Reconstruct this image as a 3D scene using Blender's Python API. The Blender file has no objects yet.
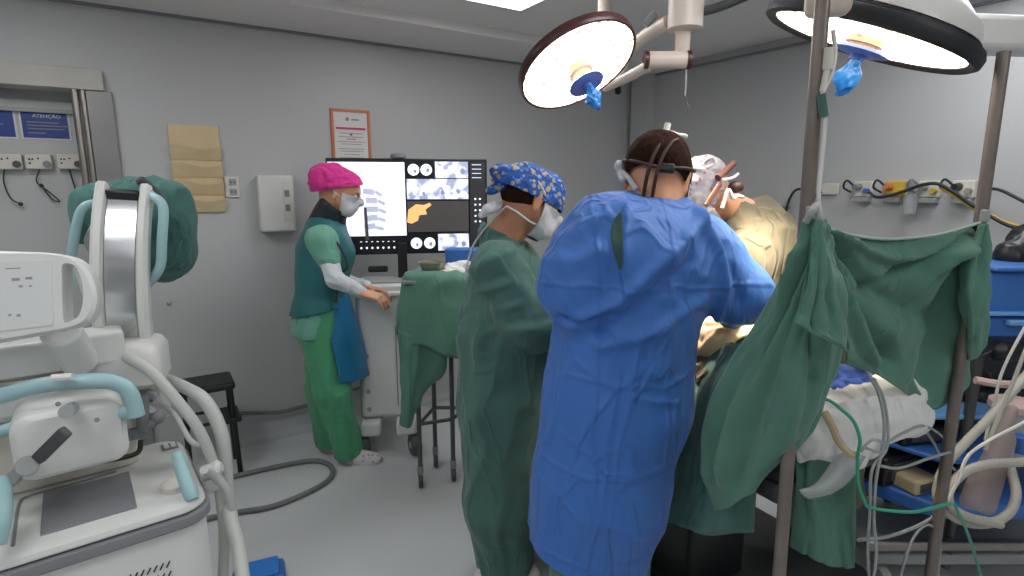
import bpy, bmesh, math, random
import numpy as np
from mathutils import Vector, Matrix
random.seed(7)

# ------------------------------------------------------------------ camera, world, exposure
F_PX = 560.0
PITCH = math.radians(10.4)
CAM_Z = 1.6
sc = bpy.context.scene
C = sc.collection
cam_data = bpy.data.cameras.new('camera')
cam = bpy.data.objects.new('camera', cam_data); C.objects.link(cam)
cam_data.sensor_width = 36.0
cam_data.lens = 36.0 * F_PX / 1024.0
cam_data.clip_start = 0.05
cam.location = (0, 0, CAM_Z)
cam.rotation_euler = (math.pi / 2 - PITCH, 0, 0)
sc.camera = cam
world = bpy.data.worlds.new('world'); sc.world = world
world.use_nodes = True
world.node_tree.nodes['Background'].inputs[0].default_value = (0.8, 0.82, 0.85, 1)
world.node_tree.nodes['Background'].inputs[1].default_value = 0.3
sc.view_settings.view_transform = 'Standard'
sc.view_settings.look = 'None'
sc.view_settings.gamma = 1.0
sc.view_settings.use_curve_mapping = False
sc.view_settings.exposure = 0.12
sc.cycles.use_denoising = True
sc.cycles.max_bounces = 8
sc.cycles.diffuse_bounces = 4
sc.cycles.sample_clamp_indirect = 6.0
CEIL_POWER = 9.0       # emission strength of the ceiling light panels
LAMP_POWER = 6.0       # emission strength of the theatre lamp faces

# ------------------------------------------------------------------ where things stand
CT, ST = math.cos(PITCH), math.sin(PITCH)
NV = np.array((-.5402, .8415)); AV = np.array((.8415, .5402)); NOFF = 3.697; AOFF = 3.62
CEIL_Z = 2.5
def ray(px, py):
    x = (px - 512) / F_PX; d = (py - 288) / F_PX
    return np.array((x, CT - d * ST, -ST - d * CT))
CAMP = np.array((0, 0, CAM_Z))
def P(px, py, Y):
    r = ray(px, py); return CAMP + r * (Y / r[1])
def G(px, py, z=0.0):
    r = ray(px, py); return CAMP + r * ((z - CAM_Z) / r[2])
def wall_a(px, py, off=0.0):            # point on the long left wall -> (along, up)
    r = ray(px, py); t = (NOFF - off) / (r[0] * NV[0] + r[1] * NV[1]); p = CAMP + r * t
    return float(p[0] * AV[0] + p[1] * AV[1]), float(p[2])
def wall_b(px, py, off=0.0):            # point on the right wall -> (across, up)
    r = ray(px, py); t = (AOFF - off) / (r[0] * AV[0] + r[1] * AV[1]); p = CAMP + r * t
    return float(p[0] * NV[0] + p[1] * NV[1]), float(p[2])
def AN(a, n, z):                        # room coordinates -> world
    return np.array((a * AV[0] + n * NV[0], a * AV[1] + n * NV[1], z))
R_ROOM = np.array(((AV[0], NV[0], 0), (AV[1], NV[1], 0), (0, 0, 1.0)))
def rotz(deg):
    a = math.radians(deg); c, s = math.cos(a), math.sin(a)
    return np.array(((c, -s, 0), (s, c, 0), (0, 0, 1.0)))
def euler(x, y, z):
    return np.array(Matrix.Rotation(math.radians(z), 3, 'Z') @ Matrix.Rotation(math.radians(y), 3, 'Y') @ Matrix.Rotation(math.radians(x), 3, 'X'))
def unit(v):
    v = np.asarray(v, float); return v / (np.linalg.norm(v) + 1e-12)
def frame_z(d, hint=(0, 0, 1)):         # 3x3 whose third column is d
    z = unit(d); x = np.cross(hint, z)
    if np.linalg.norm(x) < 1e-4: x = np.cross((1, 0, 0), z)
    x = unit(x); return np.array((x, np.cross(z, x), z)).T

# ------------------------------------------------------------------ materials
def new_mat(name):
    m = bpy.data.materials.new(name); m.use_nodes = True
    return m, m.node_tree, m.node_tree.nodes['Principled BSDF']
def srgb(h):
    v = [int(h[i:i + 2], 16) / 255 for i in (0, 2, 4)]
    return [x / 12.92 if x <= .04045 else ((x + .055) / 1.055) ** 2.4 for x in v] + [1]
def mat(name, hexcol, rough=.5, metal=0, var=.06, scale=6, bump=0, bscale=60, coat=0, trans=0, sheen=0, alpha=1, sss=0, spec=.5):
    m, nt, b = new_mat(name)
    col = srgb(hexcol)
    tc = nt.nodes.new('ShaderNodeTexCoord')
    n = nt.nodes.new('ShaderNodeTexNoise'); n.inputs['Scale'].default_value = scale; n.inputs['Detail'].default_value = 4
    nt.links.new(tc.outputs['Object'], n.inputs['Vector'])
    mr = nt.nodes.new('ShaderNodeMapRange'); mr.inputs[1].default_value = .3; mr.inputs[2].default_value = .7
    mr.inputs[3].default_value = 1 - var; mr.inputs[4].default_value = 1 + var
    nt.links.new(n.outputs['Fac'], mr.inputs[0])
    mx = nt.nodes.new('ShaderNodeVectorMath'); mx.operation = 'SCALE'
    mx.inputs[0].default_value = col[:3]
    nt.links.new(mr.outputs[0], mx.inputs['Scale'])
    nt.links.new(mx.outputs[0], b.inputs['Base Color'])
    b.inputs['Roughness'].default_value = rough
    b.inputs['Metallic'].default_value = metal
    b.inputs['Specular IOR Level'].default_value = spec
    if coat: b.inputs['Coat Weight'].default_value = coat
    if trans: b.inputs['Transmission Weight'].default_value = trans
    if sheen: b.inputs['Sheen Weight'].default_value = sheen
    if alpha < 1: b.inputs['Alpha'].default_value = alpha
    if sss:
        b.inputs['Subsurface Weight'].default_value = sss; b.inputs['Subsurface Scale'].default_value = .02
    if bump:
        n2 = nt.nodes.new('ShaderNodeTexNoise'); n2.inputs['Scale'].default_value = bscale; n2.inputs['Detail'].default_value = 3
        nt.links.new(tc.outputs['Object'], n2.inputs['Vector'])
        bp = nt.nodes.new('ShaderNodeBump'); bp.inputs['Strength'].default_value = bump; bp.inputs['Distance'].default_value = .01
        nt.links.new(n2.outputs['Fac'], bp.inputs['Height']); nt.links.new(bp.outputs[0], b.inputs['Normal'])
    return m
def emit(name, hexcol, strength):
    m, nt, b = new_mat(name)
    b.inputs['Base Color'].default_value = srgb(hexcol)
    b.inputs['Emission Color'].default_value = srgb(hexcol)
    b.inputs['Emission Strength'].default_value = strength
    b.inputs['Roughness'].default_value = .4
    return m
def cloth_mat(name, hexcol, crease=0.0, grid=0.0, var=.08, sheen=.15, rough=.85):
    # woven cloth: fine weave, soft wrinkles, pressed fold lines
    m, nt, b = new_mat(name)
    col = srgb(hexcol); L = nt.links.new
    tc = nt.nodes.new('ShaderNodeTexCoord')
    n = nt.nodes.new('ShaderNodeTexNoise'); n.inputs['Scale'].default_value = 9; n.inputs['Detail'].default_value = 5
    L(tc.outputs['Object'], n.inputs['Vector'])
    mr = nt.nodes.new('ShaderNodeMapRange'); mr.inputs[1].default_value = .3; mr.inputs[2].default_value = .7
    mr.inputs[3].default_value = 1 - var; mr.inputs[4].default_value = 1 + var
    L(n.outputs['Fac'], mr.inputs[0])
    mx = nt.nodes.new('ShaderNodeVectorMath'); mx.operation = 'SCALE'; mx.inputs[0].default_value = col[:3]
    L(mr.outputs[0], mx.inputs['Scale']); L(mx.outputs[0], b.inputs['Base Color'])
    b.inputs['Roughness'].default_value = rough; b.inputs['Sheen Weight'].default_value = sheen
    nz = nt.nodes.new('ShaderNodeTexNoise'); nz.inputs['Scale'].default_value = 5; nz.inputs['Detail'].default_value = 2; nz.inputs['Distortion'].default_value = .8
    mp = nt.nodes.new('ShaderNodeMapping'); mp.inputs['Scale'].default_value = (1.3, 1.3, .6); mp.inputs['Rotation'].default_value = (.3, .5, .2)
    L(tc.outputs['Object'], mp.inputs[0]); L(mp.outputs[0], nz.inputs['Vector'])
    # ridges where the noise crosses its middle value: thin wrinkle lines
    s1 = nt.nodes.new('ShaderNodeMath'); s1.operation = 'SUBTRACT'; s1.inputs[1].default_value = .5; L(nz.outputs['Fac'], s1.inputs[0])
    s2 = nt.nodes.new('ShaderNodeMath'); s2.operation = 'ABSOLUTE'; L(s1.outputs[0], s2.inputs[0])
    s3 = nt.nodes.new('ShaderNodeMapRange'); s3.inputs[1].default_value = 0; s3.inputs[2].default_value = .07; s3.inputs[3].default_value = 1; s3.inputs[4].default_value = 0
    s3.interpolation_type = 'SMOOTHSTEP'; L(s2.outputs[0], s3.inputs[0])
    h = nt.nodes.new('ShaderNodeMath'); h.operation = 'MULTIPLY'; h.inputs[1].default_value = crease; L(s3.outputs[0], h.inputs[0])
    last = h.outputs[0]
    if grid:
        sx = nt.nodes.new('ShaderNodeSeparateXYZ'); L(tc.outputs['Object'], sx.inputs[0])
        for ax, per, off in (('X', .19, .05), ('Z', .235, .02)):
            w = nt.nodes.new('ShaderNodeMath'); w.operation = 'ADD'; w.inputs[1].default_value = off + 10; 
            nw = nt.nodes.new('ShaderNodeMath'); nw.operation = 'MULTIPLY'; nw.inputs[1].default_value = .06; L(nz.outputs['Fac'], nw.inputs[0])
            a0 = nt.nodes.new('ShaderNodeMath'); a0.operation = 'ADD'; L(sx.outputs[ax], a0.inputs[0]); L(nw.outputs[0], a0.inputs[1]); L(a0.outputs[0], w.inputs[0])
            d = nt.nodes.new('ShaderNodeMath'); d.operation = 'DIVIDE'; d.inputs[1].default_value = per; L(w.outputs[0], d.inputs[0])
            fr = nt.nodes.new('ShaderNodeMath'); fr.operation = 'FRACT'; L(d.outputs[0], fr.inputs[0])
            c1 = nt.nodes.new('ShaderNodeMath'); c1.operation = 'SUBTRACT'; c1.inputs[1].default_value = .5; L(fr.outputs[0], c1.inputs[0])
            c2 = nt.nodes.new('ShaderNodeMath'); c2.operation = 'ABSOLUTE'; L(c1.outputs[0], c2.inputs[0])
            c3 = nt.nodes.new('ShaderNodeMapRange'); c3.inputs[1].default_value = 0; c3.inputs[2].default_value = .05; c3.inputs[3].default_value = grid; c3.inputs[4].default_value = 0
            c3.interpolation_type = 'SMOOTHSTEP'; L(c2.outputs[0], c3.inputs[0])
            ad = nt.nodes.new('ShaderNodeMath'); ad.operation = 'ADD'; L(last, ad.inputs[0]); L(c3.outputs[0], ad.inputs[1]); last = ad.outputs[0]
    wv = nt.nodes.new('ShaderNodeTexNoise'); wv.inputs['Scale'].default_value = 260; L(tc.outputs['Object'], wv.inputs['Vector'])
    wm = nt.nodes.new('ShaderNodeMath'); wm.operation = 'MULTIPLY_ADD'; wm.inputs[1].default_value = .08; L(wv.outputs['Fac'], wm.inputs[0]); L(last, wm.inputs[2])
    bp = nt.nodes.new('ShaderNodeBump'); bp.inputs['Strength'].default_value = 1; bp.inputs['Distance'].default_value = .008
    L(wm.outputs[0], bp.inputs['Height']); L(bp.outputs[0], b.inputs['Normal'])
    return m

M = {}
M['wall'] = mat('painted_wall', 'bfbfbf', .42, var=.02, scale=1.5, bump=.03, bscale=40)
M['ceiling'] = mat('painted_ceiling', 'ece9e7', .7, var=.02, scale=1.2)
M['skirting'] = mat('vinyl_skirting', 'b9bbbb', .35, var=.03)
M['white'] = mat('white_enamel', 'dcdcd8', .35, var=.03)
M['cream'] = mat('cream_plastic', 'd8d4c8', .45, var=.03)
M['machine'] = mat('machine_white', 'dedfdc', .38, var=.03)
M['machine_grey'] = mat('machine_grey', '9fa3a3', .4, var=.03)
M['grey'] = mat('grey_plastic', '84868a', .45)
M['dark_grey'] = mat('dark_grey_plastic', '4a4c4d', .5)
M['black'] = mat('black_plastic', '17181a', .4)
M['teal'] = mat('pale_teal_plastic', 'a0c4c9', .35, var=.03)
M['steel'] = mat('brushed_steel', 'a9a39c', .3, metal=.9, var=.08, scale=20)
M['pole'] = mat('worn_steel_pole', '827871', .42, metal=.5, var=.08, scale=20)
M['jamb'] = mat('satin_steel', '8f8d8d', .4, metal=.55, var=.04)
M['beige'] = mat('beige_enamel', 'c3c0b8', .5)
M['manila'] = mat('manila_board', 'dcc69c', .6, var=.05, scale=12)
M['sign_blue'] = mat('sign_blue', '1c3f8f', .4, var=.03)
M['paper'] = mat('paper', 'e9e6e4', .8, var=.02)
M['pinkink'] = mat('magenta_ink', 'd4407a', .7)
M['greyink'] = mat('grey_ink', '9b9694', .7)
M['orange'] = mat('orange_frame', 'd27c50', .5)
M['skin'] = mat('skin', 'c48a68', .5, var=.06, sss=.1)
M['skin_light'] = mat('light_skin', 'd69e7c', .5, var=.06, sss=.1)
M['hair'] = mat('dark_hair', '2c1a12', .9, var=.3, scale=60, bump=.3, bscale=120, spec=.1)
M['eye'] = mat('eye', 'e8e4e0', .2)
M['glove'] = mat('latex_glove', 'e8c9a0', .45, var=.04)
M['green'] = cloth_mat('dark_green_cloth', '4a7067', crease=.45, var=.08)
M['green_drape'] = cloth_mat('drape_green_cloth', '53806f', crease=.25, var=.08)
M['bright_green'] = cloth_mat('bright_green_cloth', '4a9a70', crease=.5, var=.05)
M['sage'] = cloth_mat('sage_scrub_cloth', '6fa894', crease=.4, var=.05)
M['blue'] = cloth_mat('blue_nonwoven', '396fbe', crease=.5, grid=.35, var=.03, sheen=.1, rough=.6)
M['green_shaded'] = cloth_mat('shaded_green_shirt', '2c4f47', crease=.3)  # cloth green darkened to paint in the shade inside the gown opening
M['olive'] = cloth_mat('olive_cloth', '5f5b49', crease=.8, var=.06)
M['white_cloth'] = cloth_mat('white_cloth', 'e6e6e3', crease=.5, var=.04)
M['sleeve_white'] = cloth_mat('white_sleeve_cloth', 'd5d9dd', crease=.5, var=.03)
M['apron_teal'] = mat('lead_apron_teal', '2a6c70', .45, var=.05)
M['apron_blue'] = mat('lead_apron_blue', '1d6f9b', .45, var=.05)
M['hem_pale'] = mat('pale_hem', '9fb5aa', .85)
M['collar'] = mat('thyroid_collar', '2b3234', .6)
M['mask'] = mat('mask_white', 'c6c8cb', .8, var=.03, bump=.1)
M['magenta'] = cloth_mat('magenta_cap_cloth', 'd6308c', crease=.8, var=.08)
M['rubber'] = mat('grey_rubber_hose', '707474', .5)
M['black_cable'] = mat('black_cable', '2a2a2d', .5)
M['hose'] = mat('white_hose', 'c9cac6', .4, var=.03)
M['clear_hose'] = mat('ribbed_clear_hose', 'b4b3a8', .35, var=.05)
M['box_blue'] = mat('blue_enamel', '3a70bc', .4)
M['pale_blue'] = mat('pale_blue_plastic', '6fa7dc', .4)
M['blue_glove'] = mat('blue_film', '2f8be0', .25, var=.1, trans=.15)
M['blue_disc'] = mat('blue_disc', '5f78c8', .35)
M['lamp_rim'] = mat('lamp_rim_dark', '4a2624', .35)
M['lamp_black'] = mat('lamp_black', '1c1e22', .55)
M['lamp_shell'] = mat('lamp_shell', 'dedcd8', .35, var=.02)
M['lamp_arm'] = mat('lamp_arm_cream', 'd9cabc', .4, var=.02)
M['yellow'] = mat('yellow_plastic', 'd2b040', .45)
M['red'] = mat('reservoir_film', 'b3a29c', .4, alpha=.6)
M['green_tube'] = mat('green_tube', '2e9c7c', .35)
M['clear'] = mat('clear_plastic', 'd5dadb', .15, trans=.6)
M['tape'] = mat('brown_tape', 'c2b08c', .7)
M['gold'] = mat('brushed_bowl', 'a8a08c', .28, metal=.9)
M['loupe'] = mat('brown_tube', '6e4238', .5)

def patterned(name, base, spots, scale, thresh, extra=None):
    m, nt, b = new_mat(name); L = nt.links.new
    tc = nt.nodes.new('ShaderNodeTexCoord')
    v = nt.nodes.new('ShaderNodeTexVoronoi'); v.inputs['Scale'].default_value = scale
    L(tc.outputs['Object'], v.inputs['Vector'])
    cr = nt.nodes.new('ShaderNodeValToRGB'); e = cr.color_ramp.elements
    e[0].position = thresh; e[0].color = srgb(spots); e[1].position = thresh + .06; e[1].color = srgb(base)
    L(v.outputs['Distance'], cr.inputs[0])
    out = cr.outputs[0]
    if extra:
        v2 = nt.nodes.new('ShaderNodeTexVoronoi'); v2.inputs['Scale'].default_value = scale * 1.0
        mp = nt.nodes.new('ShaderNodeMapping'); mp.inputs['Location'].default_value = (.5, .7, .2)
        L(tc.outputs['Object'], mp.inputs[0]); L(mp.outputs[0], v2.inputs['Vector'])
        lt = nt.nodes.new('ShaderNodeMath'); lt.operation = 'LESS_THAN'; lt.inputs[1].default_value = thresh * .8; L(v2.outputs['Distance'], lt.inputs[0])
        mi = nt.nodes.new('ShaderNodeMix'); mi.data_type = 'RGBA'
        L(lt.outputs[0], mi.inputs[0]); L(out, mi.inputs[6]); mi.inputs[7].default_value = srgb(extra); out = mi.outputs[2]
    L(out, b.inputs['Base Color']); b.inputs['Roughness'].default_value = .85
    n2 = nt.nodes.new('ShaderNodeTexNoise'); n2.inputs['Scale'].default_value = 22; L(tc.outputs['Object'], n2.inputs['Vector'])
    bp = nt.nodes.new('ShaderNodeBump'); bp.inputs['Strength'].default_value = .7; bp.inputs['Distance'].default_value = .01
    L(n2.outputs['Fac'], bp.inputs['Height']); L(bp.outputs[0], b.inputs['Normal'])
    return m
M['cap_blue'] = patterned('blue_print_cap', '23509a', 'a89c80', 44, .34, '4a86d8')
M['cap_floral'] = patterned('floral_print_cap', 'a3a2a9', '96607c', 55, .25, '7d90a6')
M['clog'] = patterned('white_clog_print', 'd0cfcd', 'c98a9c', 45, .3)

def floor_material():
    m, nt, b = new_mat('vinyl_floor'); L = nt.links.new
    tc = nt.nodes.new('ShaderNodeTexCoord')
    n = nt.nodes.new('ShaderNodeTexNoise'); n.inputs['Scale'].default_value = 1.3; n.inputs['Detail'].default_value = 6
    n2 = nt.nodes.new('ShaderNodeTexNoise'); n2.inputs['Scale'].default_value = 180
    L(tc.outputs['Object'], n.inputs['Vector']); L(tc.outputs['Object'], n2.inputs['Vector'])
    a = nt.nodes.new('ShaderNodeMath'); a.operation = 'MULTIPLY_ADD'; a.inputs[1].default_value = .35; L(n2.outputs['Fac'], a.inputs[0]); L(n.outputs['Fac'], a.inputs[2])
    cr = nt.nodes.new('ShaderNodeValToRGB'); e = cr.color_ramp.elements
    e[0].position = .4; e[0].color = srgb('c4c6c7'); e[1].position = .95; e[1].color = srgb('d6d8d8')
    L(a.outputs[0], cr.inputs[0]); L(cr.outputs[0], b.inputs['Base Color'])
    b.inputs['Roughness'].default_value = .32
    return m
M['floor'] = floor_material()

# ------------------------------------------------------------------ mesh building
class MB:
    def __init__(s): s.v = []; s.f = []; s.n = 0
    def add(s, v, f):
        v = np.asarray(v, float); s.v.append(v); s.f += [tuple(i + s.n for i in q) for q in f]; s.n += len(v); return s
    def box(s, c, size, R=None, taper=1.0):
        h = np.array(size, float) / 2
        v = np.array([(x, y, z) for z in (-1, 1) for y in (-1, 1) for x in (-1, 1)], float) * h
        if taper != 1.0: v[4:, :2] *= taper
        if R is not None: v = v @ np.asarray(R).T
        return s.add(v + np.asarray(c, float), [(0, 2, 3, 1), (4, 5, 7, 6), (0, 1, 5, 4), (2, 6, 7, 3), (0, 4, 6, 2), (1, 3, 7, 5)])
    def lathe(s, prof, o, d=(0, 0, 1), n=32, sx=1.0):
        R = frame_z(d); v = []
        for r, z in prof:
            for i in range(n):
                t = 2 * math.pi * i / n; v.append((r * math.cos(t) * sx, r * math.sin(t), z))
        f = []
        for j in range(len(prof) - 1):
            for i in range(n):
                k = (i + 1) % n; f.append((j * n + i, j * n + k, (j + 1) * n + k, (j + 1) * n + i))
        f.append(tuple(range(n - 1, -1, -1))); m = len(prof) - 1; f.append(tuple(m * n + i for i in range(n)))
        return s.add(np.array(v) @ R.T + np.asarray(o, float), f)
    def cyl(s, a, b, r0, r1=None, n=20):
        a = np.asarray(a, float); b = np.asarray(b, float); L = np.linalg.norm(b - a)
        return s.lathe([(r0, 0), (r0 if r1 is None else r1, L)], a, b - a, n)
    def tube(s, pts, r, n=10, sub=8, ribs=None):
        pts = catmull(np.asarray(pts, float), sub); m = len(pts)
        rr = np.full(m, r) if np.isscalar(r) else np.interp(np.linspace(0, 1, m), np.linspace(0, 1, len(r)), r)
        if ribs: rr = rr * (1 + .05 * np.cos(np.arange(m) * math.pi))
        T = np.gradient(pts, axis=0); T /= np.linalg.norm(T, axis=1)[:, None] + 1e-12
        u = unit(np.cross(T[0], (0.1, .2, 1))); v = []
        for i in range(m):
            u = unit(u - T[i] * np.dot(u, T[i])); w = np.cross(T[i], u)
            for k in range(n):
                t = 2 * math.pi * k / n; v.append(pts[i] + rr[i] * (u * math.cos(t) + w * math.sin(t)))
        f = [(i * n + k, i * n + (k + 1) % n, (i + 1) * n + (k + 1) % n, (i + 1) * n + k) for i in range(m - 1) for k in range(n)]
        f.append(tuple(range(n - 1, -1, -1))); f.append(tuple((m - 1) * n + k for k in range(n)))
        return s.add(v, f)
    def prism(s, poly, o, R, depth):     # poly in the frame's x-z plane, extruded along its y
        n = len(poly); v = [(x, 0, z) for x, z in poly] + [(x, depth, z) for x, z in poly]
        f = [tuple(range(n)), tuple(range(2 * n - 1, n - 1, -1))] + [(i, n + i, n + (i + 1) % n, (i + 1) % n) for i in range(n)]
        return s.add(np.array(v) @ np.asarray(R).T + np.asarray(o, float), f)
    def ball(s, c, r, R=None, nu=20, nv=12):
        r = np.array((r, r, r) if np.isscalar(r) else r, float)
        v = [(0, 0, -1)]
        for j in range(1, nv):
            ph = math.pi * j / nv - math.pi / 2
            for i in range(nu):
                t = 2 * math.pi * i / nu; v.append((math.cos(ph) * math.cos(t), math.cos(ph) * math.sin(t), math.sin(ph)))
        v.append((0, 0, 1)); v = np.array(v) * r
        if R is not None: v = v @ np.asarray(R).T
        f = [(0, 1 + (i + 1) % nu, 1 + i) for i in range(nu)]
        for j in range(nv - 2):
            for i in range(nu):
                a = 1 + j * nu; k = (i + 1) % nu; f.append((a + i, a + k, a + nu + k, a + nu + i))
        a = 1 + (nv - 2) * nu; f += [(a + i, a + (i + 1) % nu, a + nu) for i in range(nu)]
        return s.add(v + np.asarray(c, float), f)
def catmull(p, sub):
    if len(p) < 3 or sub <= 1: return p if sub <= 1 else np.array([p[0] + (p[-1] - p[0]) * t for t in np.linspace(0, 1, sub + 1)])
    q = np.vstack((2 * p[0] - p[1], p, 2 * p[-1] - p[-2])); out = []
    for i in range(1, len(q) - 2):
        for t in np.arange(sub) / sub:
            a, b, c, d = q[i - 1], q[i], q[i + 1], q[i + 2]
            out.append(.5 * (2 * b + (c - a) * t + (2 * a - 5 * b + 4 * c - d) * t * t + (3 * b - a - 3 * c + d) * t ** 3))
    out.append(q[-2]); return np.array(out)

def root_of(o):
    while o.parent is not None: o = o.parent
    return o
def tag(o, label, cat, group=None, kind=None):
    o['label'] = label; o['category'] = cat
    if group: o['group'] = group
    if kind: o['kind'] = kind
    return o
def thing(name, label, cat, loc, group=None):
    o = bpy.data.objects.new(name, None); C.objects.link(o); o.location = [float(x) for x in loc]; o.empty_display_size = .1
    return tag(o, label, cat, group)
def obj(name, mb, m, parent=None, bevel=0, smooth=40, label=None, kind=None, solid=0, subsurf=0):
    v = np.vstack(mb.v) if isinstance(mb, MB) else np.asarray(mb[0], float)
    f = mb.f if isinstance(mb, MB) else mb[1]
    if parent is not None:
        org = np.array(root_of(parent).location)
    else:
        org = np.array(((v[:, 0].min() + v[:, 0].max()) / 2, (v[:, 1].min() + v[:, 1].max()) / 2, v[:, 2].min()))
    me = bpy.data.meshes.new(name); me.from_pydata((v - org).tolist(), [], [tuple(int(i) for i in q) for q in f]); me.update()
    bm = bmesh.new(); bm.from_mesh(me)
    if isinstance(mb, MB): bmesh.ops.recalc_face_normals(bm, faces=bm.faces)
    bm.to_mesh(me); bm.free()
    me.shade_smooth()
    if smooth < 180: me.set_sharp_from_angle(angle=math.radians(smooth))
    me.materials.append(m)
    o = bpy.data.objects.new(name, me); C.objects.link(o)
    if parent is not None: o.parent = parent
    else: o.location = [float(x) for x in org]
    if bevel:
        b = o.modifiers.new('b', 'BEVEL'); b.width = bevel; b.segments = 3; b.limit_method = 'ANGLE'; b.angle_limit = math.radians(35)
        b.harden_normals = False
    if solid:
        b = o.modifiers.new('s', 'SOLIDIFY'); b.thickness = solid; b.offset = -1
    if subsurf:
        b = o.modifiers.new('u', 'SUBSURF'); b.levels = subsurf; b.render_levels = subsurf
    if label: o['label'] = label
    if kind: o['kind'] = kind
    return o
def struct(name, mb, m, parent=None, **k):
    return obj(name, mb, m, parent, kind='structure', **k)
def copy_tree(o, parent=None):
    c = o.copy(); C.objects.link(c); c.parent = parent
    for ch in o.children: copy_tree(ch, c)
    return c

# ------------------------------------------------------------------ noise (numpy)
_perm = np.random.RandomState(3).permutation(256); _perm = np.concatenate((_perm, _perm, _perm))
_grad = np.random.RandomState(5).rand(768) * 2 - 1
def noise(p):
    p = np.asarray(p, float); i = np.floor(p).astype(int); f = p - i; u = f * f * (3 - 2 * f); i &= 255
    def h(dx, dy, dz): return _grad[_perm[_perm[_perm[(i[..., 0] + dx) & 255] + ((i[..., 1] + dy) & 255)] + ((i[..., 2] + dz) & 255)]]
    def l(a, b, t): return a + (b - a) * t
    return l(l(l(h(0,0,0), h(1,0,0), u[..., 0]), l(h(0,1,0), h(1,1,0), u[..., 0]), u[..., 1]),
             l(l(h(0,0,1), h(1,0,1), u[..., 0]), l(h(0,1,1), h(1,1,1), u[..., 0]), u[..., 1]), u[..., 2])

# ------------------------------------------------------------------ soft bodies: smooth union of round cones -> surface nets
def cap(a, b, ra, rb=None, k=.04, sq=None, s=1.0, sub=False):
    return dict(a=np.asarray(a, float), b=np.asarray(b, float), ra=ra, rb=ra if rb is None else rb, k=k, u=None if sq is None else unit(sq), s=s, sub=sub)
def field_surface(prims, res, off=0.0, wr=None):
    R = [max(p['ra'], p['rb']) for p in prims]
    lo = np.min([np.minimum(p['a'], p['b']) - r for p, r in zip(prims, R) if not p['sub']], 0) - off - 3 * res
    hi = np.max([np.maximum(p['a'], p['b']) + r for p, r in zip(prims, R) if not p['sub']], 0) + off + 3 * res
    n = np.ceil((hi - lo) / res).astype(int) + 1
    Fd = np.full(n, .3, np.float32)
    ax = [lo[i] + res * np.arange(n[i]) for i in range(3)]
    for p, r in zip(prims, R):
        mg = r + p['k'] + abs(off) + 4 * res
        l0 = np.maximum(np.floor((np.minimum(p['a'], p['b']) - mg - lo) / res).astype(int), 0)
        h0 = np.minimum(np.ceil((np.maximum(p['a'], p['b']) + mg - lo) / res).astype(int), n)
        if (h0 <= l0).any(): continue
        X = np.stack(np.meshgrid(*[ax[i][l0[i]:h0[i]] for i in range(3)], indexing='ij'), -1) - p['a']
        ba = p['b'] - p['a']
        if p['u'] is not None:
            q = 1 / p['s'] - 1
            X = X + (X @ p['u'])[..., None] * p['u'] * q; ba = ba + (ba @ p['u']) * p['u'] * q
        L2 = ba @ ba
        t = np.clip(X @ ba / L2, 0, 1) if L2 > 1e-10 else np.zeros(X.shape[:-1])
        d = np.linalg.norm(X - t[..., None] * ba, axis=-1) - (p['ra'] + (p['rb'] - p['ra']) * t)
        if p['u'] is not None and p['s'] < 1: d = d * (.5 + .5 * p['s'])
        sl = tuple(slice(l0[i], h0[i]) for i in range(3)); f = Fd[sl]; k = p['k']
        if p['sub']:
            h = np.maximum(k - np.abs(f + d), 0) / k; Fd[sl] = np.maximum(f, -d) + h * h * k / 4
        else:
            h = np.maximum(k - np.abs(f - d), 0) / k; Fd[sl] = np.minimum(f, d) - h * h * k / 4
    Fd -= off
    v, q = surface_nets(Fd, lo, res)
    if wr is not None:
        me = bpy.data.meshes.new('t'); me.from_pydata(v.tolist(), [], q.tolist()); me.update()
        nn = np.empty(len(v) * 3, np.float32); me.vertex_normals.foreach_get('vector', nn); bpy.data.meshes.remove(me)
        nn = nn.reshape(-1, 3); v = v + nn * wr(v, nn)[:, None]
    return v, q
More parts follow.
